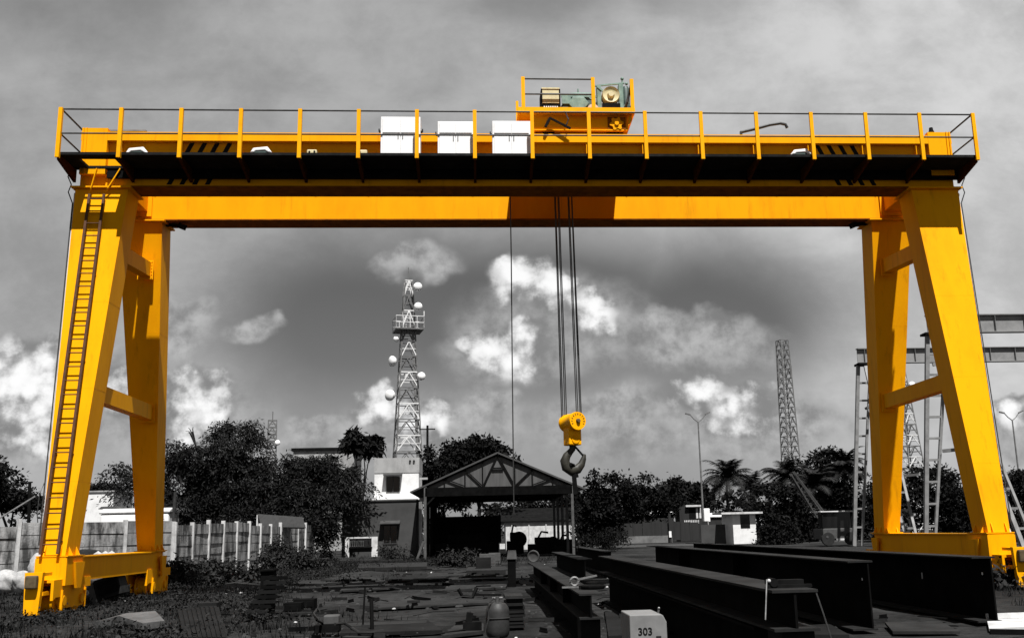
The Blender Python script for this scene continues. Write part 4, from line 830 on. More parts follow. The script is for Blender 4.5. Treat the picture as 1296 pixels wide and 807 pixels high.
b.bar(bb2, Vector((x0+.4, Yt+.8, zb_)), .4); b.build('boom', mat('boom_paint', .05, .6, .03, 4), tc_)

# ------------------------------------------------------------------ grey gantry at the right
gg = thing('grey_gantry', 'bare grey gantry of two long beams on ladder like legs at the right', 'gantry crane', (27, 40, 0))
Y1_, Y2_ = 45.0, 33.6
def beam_i(x0, x1, y, zb, zt):
    b = MB(); b.bb(x0, x1, y-.03, y+.03, zb+.06, zt-.06); b.bb(x0, x1, y-.22, y+.22, zt-.06, zt); b.bb(x0, x1, y-.22, y+.22, zb, zb+.06)
    for i in range(14):
        x = x0+.5+i*1.9
        if x < x1: b.bb(x, x+.02, y-.2, y-.031, zb+.06, zt-.06)
    return b.build('beam', grey_st, gg)
p = yp(1084, 441, Y1_); q = yp(1084, 460, Y1_); beam_i(p.x, p.x+26, Y1_, q.z, p.z)
p2 = yp(1172, 402, Y2_); zt2 = yp(1240, 398, Y2_).z; zb2 = yp(1240, 421, Y2_).z; beam_i(p2.x, p2.x+26, Y2_, zb2, zt2)
b = MB(); b.bb(p.x-.1, p.x+.7, Y1_-.5, Y1_+.5, q.z-.15, q.z-.002); b.build('bearing', shed_dk, gg)
def ladder_leg(at, ab, wt, wb_, n, lb=None):
    b = MB(); at = Vector(at); ab = Vector(ab); b.bar(ab-Vector((wb_, 0, 0)), at-Vector((wt, 0, 0)), .24, .2); b.bar(ab+Vector((wb_, 0, 0)), at+Vector((wt, 0, 0)), .16, .16)
    for i in range(1, n):
        t = i/n; w = wb_+(wt-wb_)*t; c = lerp(ab, at, t); b.bar(c-Vector((w, 0, 0)), c+Vector((w, 0, 0)), .13)
    return b.build('ladder_leg', grey_lt, gg)
c = yp(1092, 470, Y1_); f = yp(1088, 694, Y1_); ladder_leg((c.x+.15, Y1_, q.z-.15), (f.x-.1, Y1_, 0), .46, .27, 10)
g_ = gp(1158, 694); 
gx = yp(1156, 694, 38.5); ladder_leg((c.x+.5, Y1_-.3, q.z-.15), (gx.x, 38.5, 0), .4, .36, 11)
b = MB(); b.bar((c.x-.1, Y1_-.1, 9.6), (c.x+.6, Y1_-.9, 10.0), .16); b.bar((c.x-.1, Y1_-.1, 4.6), (c.x+1.9, 41.5, 4.7), .16); b.build('tie', grey_st, gg)
c2 = yp(1180, 425, Y2_); f2 = yp(1178, 690, Y2_); ladder_leg((c2.x+.3, Y2_, zb2), (f2.x-.05, Y2_, 0), .6, .27, 10)
ladder_leg((c2.x+.6, Y2_-.3, zb2), (c2.x+1.2, Y2_-6, 0), .2, .32, 12)
b = MB(); b.bb(c2.x-.6, c2.x+.5, Y2_-.4, Y2_+.4, zb2-.14, zb2-.002); b.build('bearing', shed_dk, gg)
b = MB(); b.bar((c2.x-.25, Y2_-.15, yp(1178, 462, Y2_).z), (c2.x+1.1, Y2_-.5, yp(1178, 456, Y2_).z), .2); b.bar((c2.x-.2, Y2_-.2, yp(1178, 571, Y2_).z), (c2.x+2.0, Y2_-2.5, yp(1178, 569, Y2_).z), .2); b.build('tie', grey_st, gg)
# far end legs, out of frame to the right
ladder_leg((p.x+25, Y1_, q.z), (p.x+25, Y1_, 0), .25, .34, 11); ladder_leg((p2.x+25, Y2_, zb2), (p2.x+25, Y2_, 0), .25, .34, 11)

# ------------------------------------------------------------------ steel girders in the yard
def ibeam(lb, x0, x1, y0, y1, zb, zt, web_x=None, tf=.025, stiff=(), top=None):
    t = thing('steel_girder', lb, 'girder', ((x0+x1)/2, y0, zb), 'black steel girders in the yard'); xm = web_x if web_x is not None else (x0+x1)/2
    b = MB(); b.bb(x0, x1, y0, y1, zt-tf, zt); b.build('top_flange', top or steel_top, t)
    b = MB(); b.bb(xm-.012, xm+.012, y0+.01, y1-.01, zb+tf+.001, zt-tf-.001); b.build('web', steel_dk, t)
    b = MB(); b.bb(x0, x1, y0+.004, y1, zb, zb+tf); b.build('bottom_flange', top or steel_top, t)
    for y in stiff:
        for s_ in (-1, 1):
            b = MB(); xa, xb = (x0+.02, xm-.013) if s_ < 0 else (xm+.013, x1-.02); b.bb(xa, xb, y, y+.014, zb+tf+.001, zt-tf-.001); b.build('stiffener', steel_dk, t)
    return t
def support(lb, x0, x1, y0, y1, z1):
    b = MB(); b.bb(x0, x1, y0, y1, 0, z1-.002); tag(b.build('support_block', plate_m, bevel=.02), lb, 'block', 'blocks under the girders')
za = .70; A0, A1 = gp(733, 751, za), gp(671, 711, za); AR = gp(762, 750, za); wA = AR.x-A0.x
ibeam('black I girder in the middle with a bright clamp on its near end', A0.x, AR.x, A0.y, A1.y, .36, za, stiff=(A0.y+3, A0.y+6, A0.y+9))
ibeam('low black girder under the one with the bright clamp', A0.x+.02, AR.x-.02, A0.y+.8, A1.y-.5, .02, .345, tf=.02, top=steel_dk)
support('support block under the near end of the clamp girder', A0.x+.02, AR.x-.02, A0.y+.15, A0.y+.6, .36)
zc = .98; C0, C1, CR = gp(928, 748, zc), gp(757, 703, zc), gp(984, 749, zc); xc0 = C1.x; xc1 = xc0+.42
ibeam('black I girder on the right with a hand clamp and a hanging rod', xc0, xc1, C0.y, C1.y, .62, zc)
ibeam('lower black girder carrying the one with the hanging rod', xc0+.0, xc1-.05, C0.y+.7, C1.y-.4, .02, .60, top=steel_dk)
support('pale support block under the near end of the hanging rod girder', xc0+.1, xc1-.02, C0.y+.1, C0.y+.6, .62)
g_mid = ibeam('deep black plate girder with a white paint spot, left of the other deep plate girder', 4.02, 4.40, -9.5, 8.8, .0, 1.0, web_x=4.33, stiff=(-2.5, 3.5))
g_right = ibeam('rightmost deep black plate girder ending before the yellow bogie', 6.24, 6.62, -8.9, 13.2, .0, .99, web_x=6.55, stiff=(-2, 5))
ibeam('short black girder behind the clamp girder under the chain', 1.42, 1.86, 5.6, 16.5, .1, .71)
ibeam('dark girder far off left of the deep plate girders', 2.75, 3.1, 9.5, 22, .05, .82)
for (x, y, z, par) in ((4.33, -9.25, .72, g_mid), (6.55, -8.6, .72, g_right)):
    b = MB(); b.cyl((x-.016, y, z), (x-.0115, y, z), .022, 10); b.build('paint_spot', white_p, par)
b = MB(); b.bb(6.525, 6.537, -6.40, -6.375, .54, .65); b.build('chalk_tag', white_d, g_right)
clamp_m = mat('clamp_metal', .16, .5, .08, 9)
# clamp and pulley on girder A, clamp on girder C
y_ = A0.y+1.5; x_ = A0.x+.08; cl = thing('girder_clamp', 'bright ring clamp with a long handle on the middle girder', 'clamp', (x_, y_, za))
b = MB(); b.tube([(x_+.06*math.cos(a), y_, za+.09+.06*math.sin(a)) for a in [2*PI*k/16 for k in range(17)]], .022, 6); b.build('ring', clamp_m, cl)
b = MB(); b.bar((x_+.06, y_, za+.12), (x_+.36, y_+.2, za+.16), .025); b.bar((x_-.2, y_-.1, za+.015), (x_+.15, y_-.1, za+.015), .025); b.build('handle', clamp_m, cl)
b = MB(); x_ = A0.x+.3; y_ = A0.y+1.0; b.lathe((x_, y_, za+.002), [(.17, 0), (.18, .03), (.18, .05), (.1, .07), (.1, .1), (.03, .11)], n=16); b.bar((x_-.2, y_, za+.03), (x_+.2, y_+.05, za+.09), .05); tag(b.build('grinder', black), 'dark hand grinder lying near the end of the middle girder', 'tool')
y_ = C0.y+.35; x_ = xc0+.05; cl = thing('hand_clamp', 'dark hand clamp with pale tip and hanging rod on the right I girder', 'clamp', (x_, y_, zc))
b = MB(); b.bb(x_+.02, x_+.36, y_, y_+.12, zc+.03, zc+.07); b.bb(x_+.0, x_+.42, y_-.05, y_+.0, zc+.001, zc+.03); b.cyl((x_+.06, y_-.06, zc+.05), (x_+.06, y_+.1, zc+.05), .04, 10); b.build('jaw', black, cl)
b = MB(); b.bar((x_-.02, y_-.1, zc+.08), (x_-.17, y_-.5, zc-.24), .010); b.build('rod', clamp_m, cl)
b = MB(); b.sphere((x_, y_-.1, zc+.07), .018); b.build('tip', white_d, cl)
b = MB(); b.tube([(xc1-.02, C0.y+.02, zc), (xc1+.02, C0.y-.03, zc-.2), (xc1+.12, C0.y-.1, .3), (xc1+.2, C0.y-.1, .02)], .008, 5); tag(b.build('welding_lead', rope_m), 'thin lead running from the right I girder down to the ground', 'cable')

# ------------------------------------------------------------------ loose things on the ground
bx = yp(821, 800, -12.6); sc = (bx-CAM).dot(FW)/F; zt = yp(820, 777, -12.6).z; x0 = yp(797, 790, -12.6).x; x1 = yp(844, 790, -12.6).x
t = thing('welding_cabinet', 'grey cabinet numbered 303 at the bottom edge among the girders', 'cabinet', ((x0+x1)/2, -12.3, 0))
b = MB(); b.prism([(x0, -12.6, .04), (x1, -12.6, .04), (x1, -12.6, zt-.09), (x1-.035, -12.6, zt-.02), (x1-.06, -12.6, zt), (x0, -12.6, zt)], (0, .7, 0)); b.build('body', mat('cabinet_grey', .21, .6, .14, 4, .35, .75), t, bevel=.012)
b = MB(); b.bb(x1-.13, x1-.075, -12.62, -12.602, .1, zt-.24); b.build('switch_plate', drum_m, t)
b = MB(); b.bar((x1-.06, -12.4, zt), (x1-.05, -12.4, zt+.05), .02); b.sphere((x1-.05, -12.4, zt+.05), .018); b.build('knob', rail_m, t)
b = MB(); b.bb(x0+.02, x0+.09, -12.58, -12.0, 0, .04); b.bb(x1-.09, x1-.02, -12.58, -12.0, 0, .04); b.build('skid', black, t)
fc = bpy.data.curves.new('text', 'FONT'); fc.body = '303'; fc.size = .115; fc.extrude = .001; fc.offset = .002; tob = bpy.data.objects.new('text', fc); COL.objects.link(tob)
dg = bpy.context.evaluated_depsgraph_get(); me = bpy.data.meshes.new_from_object(tob.evaluated_get(dg)); bpy.data.objects.remove(tob)
me.transform(Matrix.Translation((x0+.09, -12.604, zt-.225)) @ Matrix.Rotation(PI/2, 4, 'X')); me.transform(Matrix.Translation(-t.location)); me.materials.clear(); me.materials.append(blackpaint)
o = bpy.data.objects.new('lettering', me); COL.objects.link(o); o.parent = t
# gas tank with hose
c = yp(630, 806, -8.8); sc = (c-CAM).dot(FW)/F; r_ = 15*sc; zt = yp(630, 763, -8.8).z
t = thing('gas_tank', 'squat grey gas tank with valve and hose at the bottom edge', 'gas tank', (c.x, -8.8, 0))
b = MB(); b.lathe((c.x, -8.8, 0), [(r_*.8, 0), (r_*.95, .04), (r_, .1), (r_, zt-.12), (r_*.93, zt-.06), (r_*.7, zt), (r_*.2, zt+.02)], n=24); b.build('body', cyl_m, t, smooth=True)
b = MB(); b.lathe((c.x, -8.8, zt*.55), [(r_+.002, 0), (r_+.012, .012), (r_+.002, .024)], n=24); b.build('weld_band', plate_lt, t)
b = MB(); b.cyl((c.x, -8.8, zt+.01), (c.x, -8.8, zt+.1), .035, 10); b.cyl((c.x-.08, -8.8, zt+.08), (c.x+.08, -8.8, zt+.08), .02, 8); b.build('valve', rail_m, t)
b = MB(); b.tube([(c.x-.06, -8.85, zt+.08), (c.x-r_*.8, -9.0, zt+.02), (c.x-r_*.75, -9.03, zt*.6), (c.x-r_*1.05, -9.05, zt*.25), (c.x-r_*1.0, -9.1, .03), (c.x-r_*.4, -9.3, .02)], .014, 6); b.build('hose', plate_lt, t)
# stack of plates beside the tank
for (pxa, pxb, pyb, Y, nl, lay, lb) in ((641, 664, 800, -7.4, 9, .058, 'tall stack of small plates beside the gas tank'),):
    a, e = yp(pxa, pyb, Y), yp(pxb, pyb, Y); t = thing('plate_stack', lb, 'plate stack', ((a.x+e.x)/2, Y, 0))
    for i in range(nl):
        b = MB(); j = random.uniform(-.02, .02); b.bb(a.x+j, e.x+j, Y+j, Y+.9+j, i*lay, i*lay+lay*.78); b.build('plate', plate_lt if i == nl-1 else plate_m, t)
# stepped pile at the left
a, e = yp(306, 790, -3.9), yp(344, 790, -3.9); t = thing('channel_pile', 'stepped pile of short dark channel pieces left of the welding set', 'steel pile', ((a.x+e.x)/2, -3.9, 0))
for i in range(9):
    b = MB(); w = (e.x-a.x); xo = a.x+i*.022; z = i*.085; b.bb(xo, xo+w*(.82-.03*(i % 3)), -3.9+i*.16, -3.9+i*.16+.5, z, z+.018); b.bb(xo, xo+w*(.82-.03*(i % 3)), -3.9+i*.16, -3.9+i*.16+.02, z+.0185, z+.07); b.bb(xo+.03, xo+.1, -3.9+i*.16+.03, -3.9+i*.16+.45, z+.0185, z+.084); b.build('channel', plate_m if i % 2 else steel_dk, t)
a, e = yp(330, 760, -2.2), yp(345, 760, -2.2); b = MB(); b.bb(a.x, e.x, -2.3, -1.9, 0, .85); b.bb(a.x-.02, e.x+.04, -2.35, -1.85, .85, .88); tag(b.build('steel_stub', steel_dk), 'dark upright steel stub behind the stepped pile', 'steel stub')
# ribbed sheets at lower left
def ground_quad(name, lb, cat, pts, h, m, group=None, z=0.0, slope=0.0, ribs=0):
    g = [gp(*p, z) for p in pts]; b = MB(); up = Vector((0, 0, h))
    lo_ = [p.copy() for p in g]; lo_[2].z += slope; lo_[3].z += slope
    b.hexa([p-Vector((0, 0, .02)) for p in lo_], [p+up for p in lo_])
    for i in range(ribs):
        t0 = (i+.2)/ribs; p, q = lerp(lo_[0], lo_[1], t0)+up, lerp(lo_[3], lo_[2], t0)+up; b.bar(p+Vector((0, 0, .012)), q+Vector((0, 0, .012)), .05, .03)
    return tag(b.build(name, m), lb, cat, group)
ground_quad('ribbed_sheet', 'leaning pile of dark ribbed sheets at the lower left edge', 'sheet', [(233, 812), (288, 812), (276, 786), (224, 791)], .05, plate_m, slope=.22, ribs=9)
b = MB(); pts_ = [gp(118, 797), gp(150, 792), gp(180, 796), gp(208, 793), gp(196, 785), gp(160, 784)]; b.add([p+Vector((0, 0, .14+.05*math.sin(i*1.9))) for i, p in enumerate(pts_)]+[p+Vector((0, 0, .0)) for p in pts_], [(0, 1, 2, 3, 4, 5)]+[(i, 6+i, 6+(i+1) % 6, (i+1) % 6) for i in range(6)])
tag(b.build('bent_sheet', mat('bent_sheet_grey', .12, .6, .05, 3, .35, .7, .3, 12)), 'pale bent sheet lying in the grass at the lower left', 'sheet')
plates = [('long pale plate lying across the yard before the gas tank', [(470, 770), (640, 762), (648, 757), (480, 762)], plate_lt), ('wide dark plate with the two upright rods standing on it', [(430, 803), (560, 799), (540, 785), (440, 788)], plate_m),
 ('broad dusty plate left of the concrete pedestal', [(560, 748), (640, 744), (645, 736), (575, 739)], plate_lt), ('narrow plate behind the broad dusty plate', [(598, 733), (640, 732), (640, 727), (600, 728)], plate_m),
 ('long dark plate in the weeds before the dark plastered wing', [(486, 736), (560, 733), (575, 727), (500, 729)], plate_m), ('plate with upturned corner before the shed opening', [(540, 731), (590, 728), (594, 722), (548, 724)], plate_lt),
 ('dark plate between the welding set and the stepped pile', [(355, 778), (395, 776), (392, 768), (360, 770)], plate_m), ('grey plate at the foot of the gas tank', [(560, 806), (612, 800), (612, 790), (575, 793)], plate_lt),
 ('pale narrow plate beneath the hose of the welding set', [(440, 795), (540, 790), (540, 787), (440, 791)], plate_lt), ('grey plate lying between the middle and the right girders', [(770, 806), (800, 804), (792, 760), (764, 765)], plate_m),
 ('pale strip of plate along the ground beyond the welding set', [(430, 748), (500, 744), (502, 741), (434, 744)], plate_lt), ('dark plate right of the middle girder under the plate girders', [(1005, 806), (1075, 806), (1050, 792), (1000, 795)], plate_m),
 ('dark plate before the rightmost deep girder', [(1130, 800), (1215, 800), (1190, 787), (1120, 788)], plate_lt)]
for i, (lb, q, m) in enumerate(plates): ground_quad('steel_plate', lb, 'plate', q, .02+.01*(i % 3), m, 'steel plates lying in the yard')
ground_quad('angle_section', 'bright steel angle lying at the lower right corner', 'steel angle', [(1252, 796), (1312, 794), (1312, 781), (1249, 784)], .02, white_d); 
a, e = gp(1249, 785), gp(1312, 784); b = MB(); b.bb(a.x, e.x, a.y, a.y+.02, .025, .11); o_ = b.build('upstand', white_d, bpy.data.objects['angle_section'])
for i, (pts_, lb) in enumerate((([(430, 712), (510, 711), (510, 706), (432, 707)], 'long dark timber before the dark plastered wing'), ([(452, 722), (540, 720), (541, 714), (455, 716)], 'dark timber with weeds in front of the shed post'), ([(590, 726), (640, 725), (640, 720), (592, 721)], 'dark timber lying beside the boxes before the shed'))):
    ground_quad('timber', lb, 'timber', pts_, .13, board_m, 'timbers in the yard')
for px, py, w, h, m, lb in ((617, 716, .75, .55, box_g, 'grey box left of the small meter box before the shed'), (612, 723, .6, .55, plate_m, 'dark box in front of the grey box'), (626, 712, .6, .5, box_g, 'grey box nearest the small meter box'), (262, 782, .35, .3, drum_m, 'small dark box in the grass behind the ribbed sheets'), (384, 770, .45, .2, steel_dk, 'low dark block between stepped pile and welding set'), (370, 775, .35, .2, steel_dk, 'low dark block closest to the stepped pile')):
    c = gp(px, py); b = MB(); b.bb(c.x-w/2, c.x+w/2, c.y, c.y+w, -.02, h); b.bb(c.x-w/2+.03, c.x+w/2-.03, c.y-.012, c.y-.001, h*.2, h*.8); tag(b.build('yard_box', m, bevel=.02), lb, 'box', 'boxes in the yard')
c = gp(636, 708); t = thing('meter_box', 'small meter box with white face plate on a stake before the shed', 'box', c); b = MB(); b.bb(c.x-.2, c.x+.2, c.y, c.y+.2, .35, .95); b.build('body', drum_m, t); b = MB(); b.bb(c.x-.15, c.x+.15, c.y-.02, c.y-.002, .6, .9); b.build('face', white_d, t); b = MB(); b.bar((c.x, c.y+.1, -.05), (c.x, c.y+.1, .349), .08); b.build('stake', shed_dk, t)
c = gp(648, 741); Yc = c.y; zt = yp(648, 696, Yc).z; zm = yp(648, 707, Yc).z; t = thing('concrete_pedestal', 'dark pedestal with pale cap block left of the middle girder', 'pedestal', c)
b = MB(); b.bb(c.x-.11, c.x+.12, Yc, Yc+.3, -.05, zm-.002); b.build('shaft', steel_dk, t); b = MB(); b.hexa([(c.x-.14, Yc-.04, zm), (c.x+.15, Yc-.04, zm), (c.x+.15, Yc+.34, zm), (c.x-.14, Yc+.34, zm)], [(c.x-.10, Yc-.02, zt), (c.x+.13, Yc-.02, zt), (c.x+.13, Yc+.32, zt), (c.x-.10, Yc+.32, zt)]); b.build('cap', box_g, t)
c = gp(675, 712); b = MB(); b.lathe((c.x, c.y, .32), [(.08, .05), (.20, .04), (.26, 0), (.30, .01), (.30, .1), (.26, .2), (.12, .22)], (.25, 1, .15), 22); tag(b.build('flanged_wheel', box_g, smooth=True), 'pale round wheel lying against the far end of the middle girder', 'wheel')
# welding set with hoses and two rods
c = gp(417, 800); t = thing('welding_set', 'small welding set with curved hoses in the yard foreground', 'welding set', c)
b = MB(); b.bb(c.x-.25, c.x+.15, c.y, c.y+.3, .0, .12); b.build('base', black, t)
b = MB(); b.bb(c.x-.11, c.x+.14, c.y+.02, c.y+.28, .121, .27); b.build('case', box_g, t, bevel=.02)
b = MB(); b.tube([gp(411, 789, .1), gp(401, 784, .25), gp(397, 776, .3), gp(401, 771, .32), gp(405, 774, .3)], .022, 6); b.build('hose', rubber, t, smooth=True)
b = MB(); b.tube([gp(424, 789, .15), gp(436, 788, .14), gp(445, 794, .05), gp(455, 800, .03), gp(470, 800, .03), gp(485, 797, .03)], .024, 6); b.build('hose', rubber, t, smooth=True)
for (pa_, pb_, lb, r_) in (((459, 795), (462, 742), 'thin leaning rod planted left of the thick upright rod', .016), ((471, 798), (470, 757), 'thick upright rod planted on the dark plate', .032)):
    a = gp(*pa_); d = yp(pb_[0], pb_[1], a.y); b = MB(); b.tube([a, d], r_, 6); tag(b.build('steel_rod', shed_dk), lb, 'rod', 'rods standing in the yard')
c = gp(597, 800); b = MB(); b.bb(c.x-.14, c.x+.16, c.y, c.y+.25, 0, .16); b.bar((c.x-.05, c.y+.1, .16), (c.x-.02, c.y+.1, .3), .1); b.tube([(c.x-.1, c.y, .05), (c.x-.6, c.y-.3, .02), (c.x-1.1, c.y-.35, .02)], .015, 6); tag(b.build('grinder_box', black), 'small black tool box with a lead left of the gas tank', 'tool')
c = gp(593, 755); b = MB(); b.tube([c+Vector((-.25, 0, .2)), c+Vector((-.15, 0, .02)), c+Vector((.1, 0, 0)), c+Vector((.2, .05, .22))], .05, 6); b.bar(c+Vector((.1, 0, .05)), c+Vector((.8, .2, .02)), .05); tag(b.build('scrap_hook', black), 'dark bent scrap hook lying on the plates', 'scrap')
# junk around the ladder trestle
for (px, w, h, lb) in ((8, .42, .75, 'large white sack at the left edge by the wall'), (30, .36, .7, 'smaller white sack leaning by the black crate'), (46, .26, 1.25, 'white bundle against the foot of the black pole')):
    c = yp(px, 716, 9.5); b = MB(); b.sphere((c.x, 9.5, h*.48), 1, 30, (w, w*.8, h*.52))
    for v in b.v: k = 1+.10*math.sin(v.x*9+v.z*7)+.07*math.sin(v.y*13+v.z*15)+.05*math.sin(v.x*31+v.z*23); v.x = c.x+(v.x-c.x)*k*(1.15-.3*v.z/h); v.y = 9.5+(v.y-9.5)*k
    tag(b.build('sack', sack_m, smooth=True), lb, 'sack', 'white sacks by the wall')
c = gp(35, 748); b = MB(); b.bb(c.x-.35, c.x+.3, c.y+2.8, c.y+3.5, 0, .92); b.bb(c.x-.37, c.x+.32, c.y+2.78, c.y+3.52, .92, .96); tag(b.build('black_crate', drum_m), 'black crate left of the ladder trestle bogie', 'crate')
tm_ = yp(139, 752, 3.2); M_ = Matrix.Translation((tm_.x, 3.2, .05)) @ Matrix.Rotation(math.radians(-17), 4, 'Y'); t = thing('tilted_machine', 'dark panelled machine with pale side plate lying tilted under the tie beam', 'machine', (tm_.x, 3.2, 0))
b = MB(M_); b.bb(-.30, .34, .0, .6, .06, .60); b.build('body', drum_m, t, bevel=.02); b = MB(M_); b.bb(-.44, -.301, -.02, .62, .0, .56); b.build('side_plate', box_g, t)
b = MB(M_); b.bb(-.24, .28, -.02, -.002, .16, .52); b.build('panel', black, t)
c = yp(108, 706, 12.0); b = MB(); b.lathe((c.x, 12, 0), [(.52, 0), (.54, 1.0), (.54, 1.12), (.45, 1.25), (.1, 1.3)], n=22); tag(b.build('drum', drum_m, smooth=True), 'dark round topped drum behind the tie beam', 'drum')
for i, (px, w) in enumerate(((124, .3), (133, .28), (141, .24))):
    c = yp(px, 702, 11); b = MB(); b.sphere((c.x, 11, .62), .62, 10, (.5, .5, 1)); tag(b.build('sack', sack_m, smooth=True), 'pale upright sack behind the tie beam, ' + ('beside the drum', 'between its two neighbours', 'farthest from the drum')[i], 'sack', 'sacks behind the tie beam')

# ------------------------------------------------------------------ grass, weeds, chips
def blades(name, spots, n, h0, h1, w, seed, m, label):
    g = np.random.default_rng(seed); S_ = np.array(spots, float); wt = S_[:, 2]*S_[:, 3]*S_[:, 4]; k = g.choice(len(S_), n, p=wt/wt.sum())
    cl = 260; # tufts
    cx = g.normal(size=(len(S_)*cl, 2))
    ti = k*cl+g.integers(0, cl, n); p = S_[k, :2]+np.clip(cx[ti], -2, 2)*S_[k, 2:4]*.55+g.normal(size=(n, 2))*.10
    hh = (h0+(h1-h0)*g.random(n)**2)*S_[k, 5]; a = g.random(n)*2*PI; lean = g.random(n)*1.3
    d = np.stack([np.cos(a), np.sin(a)], 1); q = np.stack([-d[:, 1], d[:, 0]], 1)*w*(.5+g.random(n))[:, None]
    z = np.full(n, -.06)
    v0 = np.column_stack([p-q, z]); v1 = np.column_stack([p+q, z]); v2 = np.column_stack([p+d*(hh*lean)[:, None], hh])
    co = np.stack([v0, v1, v2], 1).reshape(-1, 3); me = bpy.data.meshes.new(name); me.vertices.add(3*n); me.loops.add(3*n); me.polygons.add(n)
    me.vertices.foreach_set('co', co.astype(np.float32).ravel()); me.loops.foreach_set('vertex_index', np.arange(3*n, dtype=np.int32)); me.polygons.foreach_set('loop_start', np.arange(0, 3*n, 3, dtype=np.int32))
    me.materials.append(m); me.update(calc_edges=True); o = bpy.data.objects.new(name, me); COL.objects.link(o); tag(o, label, 'grass', kind='stuff')
blades('grass', [(-12.5, -4, 4, 4, 1.3, 1), (-10, -8, 5, 3, 1.2, 1), (-15, 4, 3, 6, 1, 1.1), (-9.5, 5, 2.5, 5, 1, 1), (-8, 0, 2.5, 4, .7, .8), (-6, -6, 3, 4, .4, .7), (-11, 12, 2.5, 6, 1, 1.3), (-9, 20, 4, 8, 1, 1.4), (-6, 30, 5, 8, .7, 1.3), (-8, 38, 5, 5, .8, 1.4), (0, 32, 4, 5, .5, 1.2), (11.5, -3, 2.5, 4, .8, .9), (14, 4, 3, 8, .7, 1), (9, 8, 3, 8, .25, .9)], 45000, .03, .22, .012, 51, grass_m, 'dark grass growing around the trestle feet and along the wall')
sb = []
gs = random.Random(5)
for (cx, cy, rx, ry, k) in ((-12.5, -3, 3.5, 4.5, 40), (-9.5, -6, 3, 3, 22), (-9, 1, 2, 3.5, 26), (-10, 9, 2, 6, 34), (-9, 19, 3.5, 8, 50), (-7, 29, 4.5, 7, 36), (-5.5, -6, 2.5, 3, 8), (-8, 38, 5, 5, 24), (12.5, -2, 1.5, 4, 14), (13, 6, 2.5, 6, 22)):
    for _ in range(k):
        bx_, by_ = cx+gs.gauss(0, .55)*rx, cy+gs.gauss(0, .55)*ry
        if abs(bx_+11.1) < .95 and -2.6 < by_ < 1.2: continue
        if -9.9 < bx_ < -6.6 and -5.2 < by_ < -2.2: continue
        sb.append((bx_, by_, .06, gs.uniform(.25, .6), gs.uniform(.25, .6), gs.uniform(.05, .16)))
tag(leaf_mesh('ground_cover', weed_m, None, sb, 36000, .085, .45, .18, .45, 1500, .3, .2, 83), 'low leafy scrub creeping over the yard soil', 'ground cover', kind='stuff')
def weed(lb, px, py, w, h, n, seed, m=weed_m, Yy=None):
    c = gp(px, py) if Yy is None else yp(px, py, Yy); c.z = 0; t = thing('weed_clump', lb, 'weeds', c, 'weed clumps in the yard'); g = random.Random(seed)
    bl = [(c.x+g.uniform(-.5, .5)*w, c.y+g.uniform(-.3, .3)*w, h*g.uniform(.35, .62), w*g.uniform(.4, .6), w*.45, h*.4) for _ in range(4)]
    s = MB()
    for b_ in bl:
        for q in range(3): e = Vector((b_[0]+g.uniform(-.4, .4)*w, b_[1], b_[2]+h*.35)); s.tube([(c.x+g.uniform(-.2, .2)*w, c.y, -.02), lerp(c, e, .5)+Vector((0, 0, .1)), e], .018, 4, .006)
    s.build('stem', bark, t); leaf_mesh('leaf', m, t, bl, n, .17, .42, .2, .6, 40, .4, .3, seed)
weed('largest weed clump at the foot of the wall below the lean-to', 352, 722, 2.2, 1.15, 3600, 61); weed('weed clump left of the lean-to near the rear yellow leg', 268, 733, 1.5, .8, 1800, 62); weed('weed clump before the display stand', 400, 722, 1.7, .8, 2000, 63)
weed('leafy weed climbing the wall at the lean-to post', 312, 716, .75, 1.9, 1300, 64); weed('weed clump before the shed opening', 575, 716, 1.7, .75, 2000, 65); weed('weed clump in the grass behind the stepped pile', 300, 742, 1.4, .55, 1400, 66)
weed('weed clump on the wall foot between tree stake and first pale post', 226, 742, 1.0, .9, 1100, 74); weed('weeds under the dark wing window', 497, 710, 1.0, 1.0, 900, 67); weed('weed clump under the bogie of the right trestle', 1272, 742, 1.0, .45, 900, 68); weed('leafy creeper on the wall behind the rear yellow leg', 352, 706, .9, 1.7, 1500, 69, Yy=32); weed('weed clump left of the wall panels under the big tree', 240, 738, 1.2, .6, 1300, 70); weed('shrub under the bushy tree right of the shed', 775, 694, 2.6, 1.6, 2200, 72, leaf_b, 50)
g = np.random.default_rng(77); b = MB(); cb = MB()
for i in range(900):
    x = g.uniform(-11, 4); y = g.uniform(-12, 26); s = .015+.04*g.random()**2; bb_ = b if g.random() < .93 else cb; c = Vector((x, y, -.01+s*.3)); a = g.random()*3
    u_ = Vector((math.cos(a), math.sin(a), 0))*s; w_ = Vector((-math.sin(a), math.cos(a), 0))*s*.7; h_ = Vector((0, 0, s*.7)); bb_.hexa([c-u_-w_, c+u_-w_, c+u_+w_, c-u_+w_], [c-u_*.6-w_*.5+h_, c+u_*.7-w_*.6+h_, c+u_*.5+w_*.6+h_, c-u_*.7+w_*.4+h_])
tag(b.build('gravel', soil_h), 'grey stone chips scattered over the yard', 'gravel', kind='stuff'); tag(cb.build('debris', chip_w), 'white scraps scattered over the yard', 'debris', kind='stuff')

